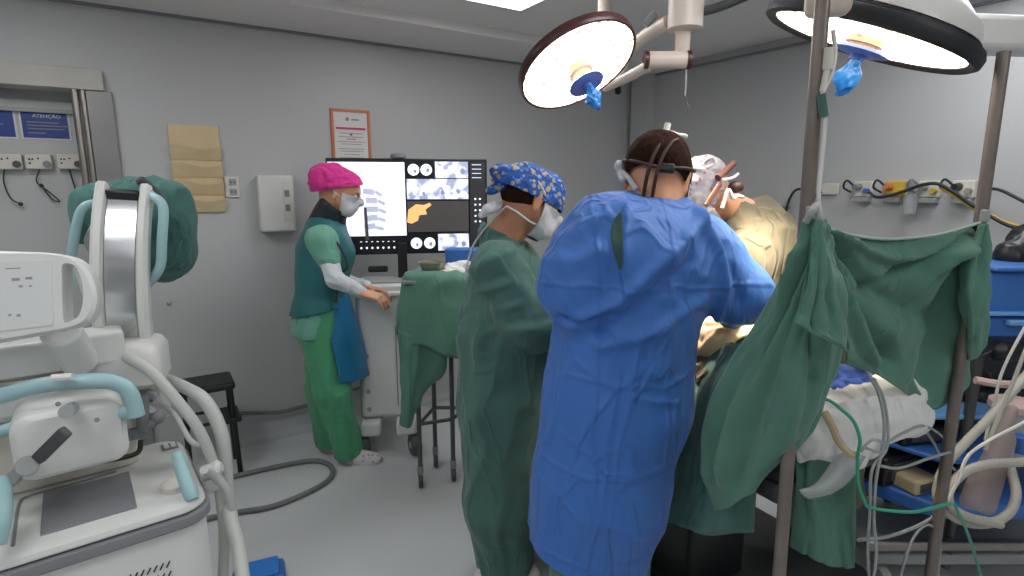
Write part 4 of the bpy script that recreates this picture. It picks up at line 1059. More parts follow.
# arms
def bar(a, b, w, h, m, nm, t, bev=.01):
    a = np.asarray(a, float); b = np.asarray(b, float); R = frame_z(b - a); return obj(nm, MB().box((a + b) / 2, (w, h, np.linalg.norm(b - a)), R), m, t, bevel=bev)
t = thing('lamp_arm_mount', 'cream ceiling mount with jointed arms carrying the theatre lamps', 'lamp mount', P(690, -20, 2.43))
mo = P(688, -10, 2.43)
obj('ceiling_tube', MB().cyl((mo[0], mo[1], CEIL_Z + .05), (mo[0], mo[1], mo[2] + .02), .055), M['lamp_arm'], t)
obj('hub_block', MB().lathe([(.05, -.09), (.07, -.08), (.07, .03), (.06, .04)], P(686, 8, 2.43), EZ, 28), M['lamp_arm'], t)
obj('lower_tube', MB().lathe([(.028, -.19), (.03, -.06), (.06, -.02), (.06, 0)], P(684, 18, 2.43), EZ, 24), M['lamp_arm'], t)
obj('joint_drum', MB().cyl(P(646, 60, 2.44), P(687, 60, 2.42), .034), M['lamp_arm'], t, bevel=.004)
obj('joint_cap', MB().cyl(P(686, 60, 2.42), P(690, 60, 2.42), .037), M['lamp_rim'], t)
obj('joint_cap', MB().cyl(P(644, 60, 2.44), P(648, 60, 2.44), .036), M['lamp_rim'], t)
obj('spring_arm', MB().tube([P(648, 66, 2.45), P(630, 76, 2.53), P(606, 88, 2.68)], [.022, .022, .018], 14), M['lamp_arm'], t)
obj('arm_clamp', MB().cyl(P(618, 88, 2.64), P(618, 92, 2.62), .014), M['black'], t)
obj('upper_arm', MB().tube([P(668, 22, 2.48), P(640, 40, 2.63), P(612, 68, 2.78)], [.028, .028, .024], 14), M['lamp_arm'], t)
obj('yoke', MB().tube([P(604, 88, 2.70), P(618, 78, 2.83), P(626, 60, 2.96), P(622, 40, 3.02), P(600, 26, 3.00)], .016, 12), M['lamp_arm'], t)
obj('back_arm', MB().cyl(P(604, -14, 2.90), P(604, 22, 2.94), .03), M['lamp_arm'], t)
obj('side_arm', MB().tube([P(700, 12, 2.43), P(722, 6, 2.38), P(760, -10, 2.28)], .018, 12), M['dark_grey'], t)
mb = MB().cyl(P(655, 14, 2.56), P(648, 22, 2.56), .018); mb.cyl(P(648, 22, 2.56), P(645, 25, 2.56), .02); obj('brake_knob', mb, M['grey'], t)
obj('cord', MB().tube([P(686, 62, 2.42), P(686, 80, 2.42), P(685, 96, 2.42)], .004, 8), M['machine_grey'], t)
obj('cord_end', MB().tube([P(685, 96, 2.42), P(687, 104, 2.42), P(690, 108, 2.41), P(688, 113, 2.41)], .004, 8), M['dark_grey'], t)
# right lamp: dome cover, arm to the right
t = L2
obj('dome_cover', MB().lathe([(.03, .1), (.1, .095), (.17, .075), (.22, .035), (.235, 0)], c2 - N2 * .035, -N2, 40), M['lamp_shell'], t)
bar(P(950, 34, 1.7), P(1060, 38, 1.75), .09, .1, M['lamp_shell'], 'side_arm', t, .02)
obj('front_bracket', MB().box(P(829, -6, 1.24), (.088, .05, .09), rotz(-20)), M['lamp_arm'], t, bevel=.02)
t = thing('lamp_ceiling_arm', 'pale ceiling arm holding the black rimmed theatre lamp', 'lamp arm', P(1080, 40, 1.75))
q = P(1080, 36, 1.75)
obj('drop_tube', MB().cyl(q, (q[0], q[1], CEIL_Z + .05), .045), M['lamp_shell'], t)
obj('elbow', MB().ball(q, .06), M['lamp_shell'], t)
# ------------------------------------------------------------------ steel poles of the anaesthesia screen
def pole(top, bot, lab, clip):
    a, b = top, bot; d = unit(b - a); b = a + d * ((a[2] - .03) / -d[2])
    t = thing('drape_pole', lab, 'pole', (b[0], b[1], 0), 'poles of the anaesthesia screen')
    obj('tube', MB().cyl(a, b, .0135, n=20), M['pole'], t)
    obj('base', MB().lathe([(.012, .12), (.03, .11), (.035, .03), (.12, .02), (.125, 0)][::-1], (b[0], b[1], 0), EZ, 28), M['steel'], t)
    obj('clip', MB().box(clip, (.016, .016, .03), rotz(20)), M['machine_grey'], t, bevel=.004)
    return t
pole(P(826, -45, 1.13), P(779, 576, 1.09), 'near steel pole that holds the left corner of the green screen', P(811, 214, 1.085))
pole(P(1004, 52, 1.36), P(931, 570, 1.30), 'far steel pole under the lamp arm at the right end of the green screen', P(985, 216, 1.32))
obj_ = tag(obj('pulse_lead', MB().tube([P(833, 30, 1.12), P(835, 52, 1.12), P(831, 75, 1.11), P(823, 92, 1.1), P(822, 110, 1.1), P(825, 120, 1.1), P(822, 160, 1.09), P(819, 190, 1.08), P(818, 215, 1.08)], .004), M['white']), 'white lead hanging beside the near steel pole', 'cable')
mb = MB().cyl(P(829, 48, 1.11), P(827, 70, 1.11), .009); mb.cyl(P(827, 70, 1.11), P(822, 92, 1.1), .006, .005)
tag(obj('lead_connector', mb, M['cream']), 'cream connector on the lead beside the near steel pole', 'connector')
tag(obj('lead_sleeve', MB().cyl(P(821, 94, 1.1), P(824, 117, 1.1), .008), M['green']), 'short dark green sleeve on the lead beside the near steel pole', 'sleeve')

# ------------------------------------------------------------------ operating table and patient under drapes
AX = unit((-.5, .866, 0)); AS = np.array((.866, .5, 0)); RTB = np.array((AS, AX, EZ)).T
TB = np.array((.85, 1.52, 0))
def tb(s, l, z): return TB + AS * s + AX * l + EZ * z
t = thing('operating_table', 'black operating table mostly hidden under green drapes', 'operating table', tb(0, .45, 0))
def tblk(s0, s1, l0, l1, z0, z1, r): return rr_block(s0, s1, l0, l1, z0, z1, r, .012, tb)
obj('base', tblk(-.3, .52, .0, .95, .04, .24, .06), M['black'], t)
obj('column', tblk(-.14, .14, .25, .6, .18, .78, .04), M['black'], t)
obj('top_frame', tblk(-.24, .24, -.1, 1.48, .78, .84, .03), M['dark_grey'], t)
obj('mattress', tblk(-.25, .25, -.12, 1.5, .845, .91, .04), M['black'], t)
for s_, l_ in ((-.2, .06), (.2, .06), (-.2, .9), (.2, .9)): obj('wheel', MB().lathe([(.01, -.015), (.04, -.012), (.04, .012), (.01, .015)], tb(s_, l_, .04), AS, 18), M['dark_grey'], t)
# patient: covered body on the table
pt = [cap(tb(0, .22, 1.0), tb(0, .55, 1.02), .1, .17, .08), cap(tb(0, .5, 1.0), tb(0, 1.0, 1.0), .17, .15, .1, EZ, .65), cap(tb(-.08, .95, .99), tb(-.1, 1.5, .97), .09, .06, .05), cap(tb(.08, .95, .99), tb(.1, 1.5, .97), .09, .06, .05),
      cap(tb(0, .08, 1.0), tb(0, .02, 1.0), .085, .09, .05), cap(tb(0, .1, 1.0), tb(0, .25, 1.0), .055, .06, .05), cap(tb(.17, .35, 1.0), tb(.2, .7, .97), .05, .04, .05), cap(tb(-.17, .35, 1.0), tb(-.2, .7, .97), .05, .04, .05)]
t = thing('patient', 'person lying on the operating table fully covered by green and white cloths', 'person', tb(0, .5, .9))
obj('body', field_surface(pt, .012), M['skin'], t, smooth=180)
# green cover over the patient and the table's edges
cv = [cap(tb(0, .4, .97), tb(0, 1.42, .95), .18, .16, .08, AS, 1.4), cap(tb(-.1, .4, .95), tb(-.1, 1.42, .94), .14, .12, .08), cap(tb(.12, .3, .95), tb(.12, 1.42, .94), .14, .12, .08),
      cap(tb(-.25, .3, .93), tb(-.25, 1.42, .6), .03, .03, .08), cap(tb(-.25, .3, .6), tb(-.25, 1.42, .6), .03, .03, .3), cap(tb(.27, .2, .93), tb(.27, 1.42, .6), .045, .05, .08), cap(tb(-.02, .2, .98), tb(0, .5, .99), .15, .18, .1)]
tag(obj('surgical_drape', trim(field_surface(cv, .012, 0, folds(.014, 8, 2.5, AX, .4, 4)), [((0, 0, .55), (0, 0, 1))]), M['green'], smooth=180), 'dark green sheet over the patient beside the surgeon in the blue gown', 'drape')
# falls of the sheet at the side facing us
rows = [[P(690, 345, 1.68), P(715, 345, 1.62), P(735, 345, 1.5), P(760, 345, 1.4)],
        [P(680, 385, 1.6), P(700, 385, 1.55), P(722, 385, 1.42), P(760, 385, 1.34)],
        [P(664, 430, 1.58), P(690, 430, 1.5), P(715, 432, 1.4), P(760, 432, 1.32)],
        [P(650, 480, 1.57), P(682, 482, 1.48), P(712, 485, 1.38), P(756, 480, 1.32)],
        [P(632, 520, 1.56), P(672, 524, 1.47), P(710, 536, 1.36), P(754, 533, 1.31)]]
tag(cloth(rows, 'side_drape', M['green'], None, .013, (9, 1), 8, .003, 4), 'dark green sheet falling beside the blue gown below the lit wound area', 'drape')
rows = [[P(797, 440, 1.3), P(815, 446, 1.27), P(832, 450, 1.28), P(856, 450, 1.27)],
        [P(796, 480, 1.31), P(812, 484, 1.28), P(830, 488, 1.3), P(856, 484, 1.27)],
        [P(794, 520, 1.32), P(810, 526, 1.28), P(830, 530, 1.29), P(856, 528, 1.27)],
        [P(790, 546, 1.33), P(808, 556, 1.28), P(832, 566, 1.28), P(855, 570, 1.26)]]
tag(cloth(rows, 'hanging_cloth', M['green_drape'], None, .013, (5, .6), 8, .003, 13), 'dark green cloth hanging below the white cloth beside the near pole', 'drape')
# wound area: pale towels, instruments
vf = field_surface([cap(P(702, 342, 1.64), P(732, 318, 1.72), .045, .04, .04), cap(P(712, 336, 1.62), P(744, 330, 1.68), .04, .03, .04), cap(P(700, 348, 1.63), P(718, 340, 1.6), .035, .03, .03)], .007, 0, folds(.01, 22, 10, (1, .3, 0), .5, 8))
tag(obj('wound_towel', vf, M['glove'], smooth=180), 'cream towels at the brightly lit wound area under the blue sleeve', 'towel')
vf = field_surface([cap(P(700, 362, 1.62), P(728, 352, 1.6), .028, .03, .04), cap(P(700, 375, 1.58), P(722, 385, 1.5), .025, .03, .04)], .007, 0, folds(.012, 24, 8, (1, .6, .3), .5, 5))
tag(obj('grey_towel', vf, M['olive'], smooth=180), 'crumpled grey towels just below the lit wound area', 'towel')

# ------------------------------------------------------------------ the green screen between the poles
rows = [[P(826, 229, 1.10), P(850, 236, 1.15), P(890, 240, 1.2), P(940, 235, 1.26), P(986, 222, 1.33)],
        [P(829, 262, 1.10), P(855, 268, 1.16), P(892, 276, 1.24), P(940, 268, 1.29), P(980, 258, 1.34)],
        [P(836, 300, 1.11), P(862, 308, 1.17), P(900, 318, 1.27), P(942, 312, 1.32), P(976, 305, 1.35)],
        [P(842, 338, 1.13), P(868, 345, 1.19), P(903, 358, 1.27), P(938, 360, 1.33), P(971, 350, 1.36)],
        [P(846, 364, 1.15), P(878, 376, 1.22), P(908, 394, 1.29), P(934, 409, 1.33), P(964, 384, 1.37)]]
t = thing('drape_screen', 'green cloth screen hung between the two steel poles', 'drape', P(900, 409, 1.25))
def swag(name, rows, seed, amp, lines):
    # cloth with long pulled folds between given corners (u, v) -> (u, v)
    g = np.array(rows, float); g = np.array([catmull(r, 14) for r in g]); g = np.array([catmull(g[:, i], 14) for i in range(g.shape[1])]).transpose(1, 0, 2)
    a, b = g.shape[:2]; du = np.gradient(g, axis=1); dv = np.gradient(g, axis=0); nn = np.cross(du, dv); nn /= np.linalg.norm(nn, axis=-1)[..., None] + 1e-9
    u, v = np.meshgrid(np.linspace(0, 1, b), np.linspace(0, 1, a)); h = np.zeros_like(u)
    for (u0, v0, u1, v1, wd, am) in lines:
        d = np.array((u1 - u0, v1 - v0)); L = np.linalg.norm(d); d /= L
        s = (u - u0) * d[0] + (v - v0) * d[1]; c = -(u - u0) * d[1] + (v - v0) * d[0]
        bow = .05 * np.sin(np.clip(s / L, 0, 1) * math.pi)
        w = wd * (.35 + .9 * np.clip(s / L, 0, 1)); env = np.clip(s / .04, 0, 1) * np.clip((L - s) / .08, 0, 1)
        h += am * env * np.exp(-((c - bow) / w) ** 2)
    q = np.stack((u * 5 + seed, v * 5, u * 0 + seed), -1); h += amp * noise(q) + amp * .4 * noise(q * 3)
    g = g + nn * h[..., None]
    f = [(i * b + j, i * b + j + 1, (i + 1) * b + j + 1, (i + 1) * b + j) for i in range(a - 1) for j in range(b - 1)]
    return obj(name, (g.reshape(-1, 3), f), M['green_drape'], t, smooth=180, solid=.003)
swag('screen_cloth', rows, 3, .01, [(0, 0, .75, .55, .07, .03), (0, 0, .45, .85, .06, .03), (0, 0, .25, .95, .05, -.025), (1, 0, .4, .7, .06, -.035), (1, 0, .25, .95, .05, .03), (1, 0, .65, .95, .06, .03), (1, 0, .1, .55, .03, .02), (0, 0, 1, .12, .04, -.02)])
rows = [[P(972, 236, 1.31), P(979, 226, 1.285), P(986, 224, 1.29), P(987, 230, 1.30)],
        [P(961, 268, 1.30), P(972, 266, 1.27), P(983, 262, 1.29), P(988, 258, 1.31)],
        [P(958, 300, 1.30), P(972, 300, 1.26), P(984, 294, 1.29), P(986, 290, 1.31)],
        [P(966, 328, 1.30), P(974, 330, 1.28), P(982, 324, 1.30), P(985, 318, 1.32)],
        [P(966, 352, 1.33), P(971, 360, 1.31), P(977, 352, 1.32), P(982, 338, 1.33)]]
swag('corner_fold', rows, 6, .006, [(.6, 0, .3, 1, .1, .012), (.6, 0, .8, 1, .1, -.01)])
rows = [[P(806, 222, 1.08), P(811, 218, 1.07), P(816, 219, 1.065), P(822, 224, 1.08)],
        [P(786, 262, 1.13), P(800, 262, 1.06), P(816, 262, 1.045), P(830, 262, 1.07)],
        [P(757, 315, 1.2), P(782, 315, 1.1), P(812, 318, 1.05), P(838, 320, 1.08)],
        [P(728, 362, 1.26), P(760, 370, 1.14), P(802, 374, 1.07), P(840, 362, 1.09)],
        [P(703, 415, 1.31), P(742, 425, 1.18), P(788, 424, 1.09), P(826, 402, 1.1)],
        [P(702, 465, 1.31), P(730, 472, 1.2), P(765, 465, 1.13), P(803, 434, 1.12)],
        [P(714, 512, 1.28), P(730, 507, 1.22), P(752, 490, 1.16), P(779, 463, 1.14)]]
swag('side_curtain', rows, 9, .012, [(.5, 0, .1, .9, .08, .03), (.5, 0, .45, .95, .07, .022), (.5, 0, .85, .6, .06, .022), (.7, 0, .7, .8, .05, -.02), (.3, .1, .25, .9, .05, -.018)])
rows = [[P(812, 226, 1.035), P(818, 219, 1.03), P(824, 225, 1.035), P(829, 238, 1.06)],
        [P(811, 262, 1.01), P(819, 264, 1.00), P(829, 268, 1.01), P(838, 276, 1.04)],
        [P(804, 296, 1.0), P(816, 302, .99), P(830, 308, 1.0), P(845, 312, 1.03)],
        [P(793, 322, 1.0), P(810, 331, .985), P(828, 340, .99), P(847, 351, 1.02)]]
swag('folded_corner', rows, 12, .006, [(.4, 0, .35, 1, .09, .015), (.6, 0, .75, 1, .09, .012)])
mb = MB().tube([P(794, 321.5, .997), P(810, 331, .983), P(828, 340, .988), P(847, 350.5, 1.017)], .0025, 6); obj('hem', mb, M['green_drape'], t)
mb = MB().tube([P(826, 228, 1.10), P(850, 235, 1.15), P(890, 239, 1.2), P(940, 234, 1.26), P(986, 221, 1.33)], .0035, 6); obj('hem', mb, M['hem_pale'], t)
mb = MB().tube([P(806, 222, 1.06), P(812, 212, 1.05), P(817, 205, 1.07), P(819, 215, 1.05), P(822, 230, 1.05)], .007, 8); obj('tie', mb, M['machine_grey'], t)

# ------------------------------------------------------------------ white cloths and lines at the head end
vf = field_surface([cap(P(825, 425, 1.3), P(905, 412, 1.36), .06, .055, .06), cap(P(850, 398, 1.34), P(892, 392, 1.36), .045, .05, .05), cap(P(812, 440, 1.27), P(860, 440, 1.28), .04, .04, .05), cap(P(905, 405, 1.35), P(915, 422, 1.33), .03, .015, .04)], .008, 0, folds(.012, 14, 6, (1, -.3, .4), .5, 21))
t = thing('head_cloth', 'white cloth bundled over the patient head beside the near pole', 'cloth', P(860, 460, 1.3))
obj('bundle', vf, M['white_cloth'], t, smooth=180)
cloth([[P(798, 420, 1.22), P(820, 408, 1.2), P(850, 400, 1.2), P(880, 396, 1.22), P(905, 398, 1.25)], [P(796, 440, 1.21), P(820, 432, 1.18), P(850, 425, 1.18), P(882, 422, 1.2), P(918, 415, 1.24)],
       [P(796, 457, 1.21), P(815, 458, 1.18), P(838, 452, 1.17), P(880, 440, 1.2), P(926, 428, 1.25)], [P(800, 461, 1.22), P(816, 460, 1.19), P(862, 468, 1.17), P(876, 448, 1.21), P(905, 432, 1.25)]], 'hanging_corner', M['white_cloth'], t, .007, (8, 4), 8, .002, 5)
tag(cloth([[P(826, 385, 1.2), P(838, 366, 1.22), P(852, 364, 1.22)], [P(834, 388, 1.17), P(850, 376, 1.18), P(864, 370, 1.2)], [P(842, 384, 1.18), P(858, 384, 1.18), P(876, 380, 1.2)]], 'blue_wrap', M['blue_soft'], None, .006, (6, 3), 8, .003, 8), 'bright blue wrap on top of the white head cloth', 'wrap')
tag(cloth([[P(836, 456, 1.15), P(850, 452, 1.14), P(864, 456, 1.15)], [P(826, 472, 1.14), P(840, 474, 1.12), P(850, 478, 1.14)], [P(814, 486, 1.13), P(824, 488, 1.11), P(832, 492, 1.13)], [P(799, 491, 1.13), P(803, 495, 1.12), P(808, 498, 1.13)]], 'clear_visor', M['clear_film'], None, .001, (2, 2), 6, .004, 1), 'curved grey translucent plastic strip sticking out under the white cloth', 'visor')
def line(pts, r, m, nm, lab, cat='tube', n=8): return tag(obj(nm, MB().tube([P(*q) for q in pts], r, n), M[m]), lab, cat)
line([(818, 402, 1.15), (828, 400, 1.13), (842, 410, 1.12), (854, 422, 1.11), (860, 440, 1.11), (858, 455, 1.11), (858, 480, 1.11), (864, 500, 1.11), (872, 508, 1.11), (910, 512, 1.1), (932, 508, 1.1), (952, 504, 1.12), (958, 512, 1.14), (970, 540, 1.3), (985, 590, 1.4)], .0036, 'green_tube', 'green_tube', 'thin green tube looping over the white head cloth')
line([(824, 412, 1.14), (832, 426, 1.13), (838, 440, 1.13), (848, 452, 1.12), (855, 455, 1.12)], .008, 'tape', 'tan_tube', 'tan tube lying on the white head cloth')
for k, (pts, lab) in enumerate([([(868, 375, 1.18), (878, 392, 1.14), (884, 420, 1.12), (883, 445, 1.12), (876, 480, 1.12), (874, 520, 1.12), (876, 560, 1.12), (866, 620, 1.12)], 'grey lead running down over the middle of the white cloth'),
                                ([(874, 378, 1.2), (884, 400, 1.17), (888, 430, 1.15), (886, 450, 1.14), (872, 470, 1.12), (870, 510, 1.12), (868, 560, 1.13), (874, 620, 1.13)], 'grey lead just right of the first over the white cloth'),
                                ([(860, 452, 1.12), (872, 440, 1.12), (884, 444, 1.12), (880, 452, 1.12), (866, 448, 1.12)], 'small loop of grey lead below the white cloth'),
                                ([(884, 444, 1.14), (905, 432, 1.18), (925, 426, 1.25), (945, 440, 1.4), (950, 460, 1.45)], 'grey lead crossing from the white cloth to the far pole'),
                                ([(880, 466, 1.14), (900, 468, 1.18), (930, 458, 1.24), (950, 452, 1.3)], 'pale lead strung between the white cloth and the far pole'),
                                ([(858, 540, 1.14), (890, 536, 1.2), (925, 522, 1.3), (945, 505, 1.4)], 'pale tube crossing low between the hanging cloth and the far pole'),
                                ([(918, 420, 1.3), (932, 440, 1.35), (940, 455, 1.4), (955, 470, 1.4)], 'pale lead falling beside the far pole'),
                                ([(895, 600, 1.25), (905, 560, 1.25), (915, 535, 1.28), (930, 525, 1.3), (940, 545, 1.32), (935, 600, 1.3)], 'grey lead curling near the floor by the far pole')]):
    line(pts, .0032 if k not in (5,) else .004, 'lead_grey', 'monitor_lead', lab, 'cable')

# ------------------------------------------------------------------ anaesthesia workstation on the right
RX = rotz(8)
q = P(1010, 300, 1.95)
wo = np.array((2.0, 2.12, 0))
t = thing('anaesthesia_cart', 'blue anaesthesia cart with drawers and low tray beyond the far pole', 'cart', wo)
def wb(px, py, Y): return P(px, py, Y)
zc0, zc1 = wb(1000, 338, 1.95)[2], wb(1000, 266, 1.95)[2]
x0 = wb(985, 300, 1.95)[0]
cx = x0 + .3
def cbox(nm, x0_, x1_, y0_, y1_, z0_, z1_, m, bev=.01, par=None): return obj(nm, MB().box(((x0_ + x1_) / 2, (y0_ + y1_) / 2, (z0_ + z1_) / 2), (x1_ - x0_, y1_ - y0_, z1_ - z0_)), M[m], par or t, bevel=bev)
zm = wb(1000, 315, 1.95)[2]
cbox('worktop', x0 - .0, x0 + .62, 1.92, 2.42, zc1 - .018, zc1, 'box_blue')
d_ = cbox('drawer', x0 + .005, x0 + .6, 1.95, 2.4, zm, zc1 - .02, 'box_blue')
cbox('drawer_lip', x0 + .005, x0 + .6, 1.93, 1.95, zm, zm + .014, 'pale_blue', .004, d_)
d_ = cbox('drawer', x0 + .015, x0 + .59, 1.95, 2.38, zc0, zm - .006, 'box_blue')
cbox('drawer_handle', x0 + .08, x0 + .4, 1.925, 1.95, zc0 + .05, zc0 + .07, 'pale_blue', .006, d_)
for x in (x0 + .05, x0 + .55):
    for y in (2.0, 2.36): obj('upright', MB().cyl((x, y, .1), (x, y, zc0), .018), M['dark_steel'], t)
zs = wb(930, 502, 1.92)[2]
# low blue tray, its near edge swung outwards
sh = [(x0 - .3, 2.34), (x0 - .3, 2.14), (x0 - .1, 1.9), (x0 + .6, 1.88), (x0 + .6, 2.42), (x0 - .3, 2.42)]
mb = MB(); n = len(sh); v = [(x, y, zs - .06) for x, y in sh] + [(x, y, zs) for x, y in sh]
mb.add(v, [tuple(range(n - 1, -1, -1)), tuple(range(n, 2 * n))] + [(i, (i + 1) % n, n + (i + 1) % n, n + i) for i in range(n)])
obj('low_tray', mb, M['box_blue'], t, bevel=.012)
z2 = wb(900, 438, 2.1)[2]
mb = MB(); v = [(x + .02, y + .02, z2 - .02) for x, y in sh] + [(x + .02, y + .02, z2) for x, y in sh]
mb.add(v, [tuple(range(n - 1, -1, -1)), tuple(range(n, 2 * n))] + [(i, (i + 1) % n, n + (i + 1) % n, n + i) for i in range(n)])
obj('middle_shelf', mb, M['box_blue'], t, bevel=.008)
z3 = wb(950, 405, 2.1)[2]
cbox('upper_shelf', x0 - .14, x0 + .58, 2.0, 2.4, z3 - .02, z3, 'pale_blue', .006)
cbox('base_frame', x0 - .25, x0 + .58, 1.98, 2.4, .12, .17, 'machine_grey')
cbox('rear_panel', x0 - .1, x0 + .58, 2.34, 2.36, .2, zc0 - .02, 'dark_grey')
cbox('base_rail', x0 - .3, x0 + .58, 1.95, 1.99, .2, .24, 'steel')
for x in (x0 - .22, x0 + .53):
    for y in (1.98, 2.38):
        w_ = obj('castor_wheel', MB().lathe([(.02, -.02), (.055, -.018), (.06, 0), (.055, .018), (.02, .02)], (x, y, .06), (1, .1, 0), 24), M['machine_grey'], t)
        obj('castor_hub', MB().lathe([(.025, -.024), (.025, .024)], (x, y, .06), (1, .1, 0), 16), M['dark_grey'], w_)
def loose(nm, lab, cat, x, y, z, sx_, sy_, sz_, m, rot=0, bev=.012):
    t_ = thing(nm, lab, cat, (x, y, z))
    obj('case', MB().box((x, y, z + sz_ / 2), (sx_, sy_, sz_), rotz(rot)), M[m], t_, bevel=bev)
    obj('front_plate', MB().box(np.array((x, y, z + sz_ / 2)) - rotz(rot)[:, 1] * (sy_ / 2 + .002), (sx_ * .7, .006, sz_ * .55), rotz(rot)), M['dark_grey' if m != 'dark_grey' else 'grey'], t_, bevel=.002)
    return t_
p = wb(905, 436, 2.08); loose('equipment_case', 'black case on the middle blue shelf left of the far pole', 'case', p[0] + .06, 2.14, z2, .26, .2, .07, 'black', 10)
p = wb(985, 436, 2.08); loose('equipment_case', 'black case on the middle blue shelf right of the far pole', 'case', p[0] + .04, 2.24, z2, .26, .2, .12, 'black', -5)
p = wb(885, 478, 2.0); loose('equipment_case', 'flat black case on the low blue tray nearest the green cloth', 'case', p[0] + .07, 2.16, zs, .24, .22, .12, 'black', 25)
p = wb(920, 475, 1.95); loose('supply_box', 'tan and cream supply box on the low blue tray beside the far pole', 'box', p[0] + .04, 2.02, zs, .13, .1, .06, 'tape', 20)
p = wb(1000, 470, 1.95); loose('equipment_case', 'black case on the low blue tray behind the ribbed hoses', 'case', p[0], 2.1, zs, .2, .16, .1, 'dark_grey', 0)
p = wb(935, 405, 2.08); vf = field_surface([cap(P(905, 398, 2.15), P(975, 385, 2.2), .05, .06, .05), cap(P(940, 380, 2.2), P(965, 372, 2.2), .05, .05, .05), cap(P(985, 395, 2.15), P(1015, 385, 2.15), .03, .04, .04)], .01, 0, folds(.02, 24, 9, (1, 0, .3), .6, 40))
tag(obj('cable_heap', vf, M['black'], smooth=180), 'tangled heap of black cables on the upper shelf behind the far pole', 'cables', kind='stuff')
p = wb(1015, 250, 2.0)
vf = field_surface([cap(P(1012, 255, 2.1), P(1030, 238, 2.15), .05, .06, .05), cap(P(1018, 262, 2.1), P(1050, 255, 2.15), .05, .05, .05)], .008, 0, folds(.01, 20, 8))
tag(obj('breathing_bag', vf, M['black'], smooth=180), 'black breathing bag on top of the blue cart at the picture edge', 'bag')
vf = field_surface([cap(P(1000, 350, 1.9), P(1035, 356, 1.95), .035, .04, .05)], .008, 0, folds(.008, 20, 8))
tag(obj('black_pouch', vf, M['black'], smooth=180), 'black pouch hanging under the drawers of the blue cart', 'pouch')
line([(965, 360, 1.9), (980, 356, 1.9), (998, 348, 1.9), (1010, 345, 1.9)], .005, 'black_cable', 'thin_cable', 'thin black cable below the blue drawers beside the screen', 'cable')
# breathing hoses
def rib(pts, r, lab, m='clear_hose'): 
    return tag(obj('breathing_hose', MB().tube([P(*q) for q in pts], r, 14, sub=14, ribs=True), M[m]), lab, 'hose', 'ribbed breathing hoses')
rib([(1060, 340, 1.62), (1024, 378, 1.58), (995, 412, 1.55), (968, 440, 1.5), (948, 462, 1.46), (938, 485, 1.43), (940, 505, 1.42), (960, 520, 1.42), (985, 524, 1.44), (1008, 514, 1.47), (1016, 495, 1.5), (1012, 474, 1.55), (1008, 462, 1.6)], .0125, 'ribbed hose sweeping down from the upper edge and looping at the far pole')
rib([(1060, 458, 1.5), (1024, 462, 1.48), (990, 464, 1.46), (965, 472, 1.44), (950, 488, 1.42), (950, 505, 1.41), (968, 517, 1.4), (1000, 524, 1.42)], .0125, 'ribbed hose running level to the picture edge right of the far pole')
line([(1060, 400, 1.45), (1024, 422, 1.42), (990, 440, 1.4), (968, 456, 1.38), (958, 480, 1.36), (948, 500, 1.36)], .004, 'white', 'infusion_line', 'thin white infusion line right of the far pole')
line([(1060, 280, 1.5), (1030, 340, 1.5), (1010, 390, 1.48), (985, 450, 1.45)], .005, 'clear_hose', 'infusion_line', 'pale line slanting down from the picture edge over the hoses')
line([(1040, 300, 1.6), (1005, 365, 1.6), (995, 400, 1.6), (985, 440, 1.6)], .004, 'white', 'infusion_line', 'second pale line slanting beside the blue drawers')
t = thing('suction_canister', 'clear plastic canister at the right picture edge with blue valve', 'canister', P(1010, 455, 1.75))
q = P(1008, 452, 1.75)
obj('jar', MB().lathe([(.055, 0), (.065, .01), (.07, .13), (.06, .16), (.03, .17)], q, EZ, 28), M['clear_film'], t)
obj('lid', MB().lathe([(.072, .155), (.074, .16), (.072, .178), (.03, .182)], q, EZ, 28), M['tape_pink'], t)
obj('valve', MB().cyl(P(1022, 436, 1.66), P(1022, 452, 1.66), .022), M['box_blue'], t)
vf = field_surface([cap(P(1012, 410, 1.62), P(972, 500, 1.55), .018, .03, .03), cap(P(1006, 440, 1.6), P(985, 505, 1.56), .02, .03, .03)], .006, 0, folds(.005, 14, 5, (1, 0, 1)))
tag(obj('reservoir_bag', vf, M['red'], smooth=180), 'dull pink reservoir bag inside the loop of ribbed hose', 'bag')
line([(1040, 385, 1.65), (1000, 384, 1.68), (975, 380, 1.7)], .012, 'tape_pink', 'hose_holder', 'pale pink arm reaching from the picture edge over the hoses', 'arm')
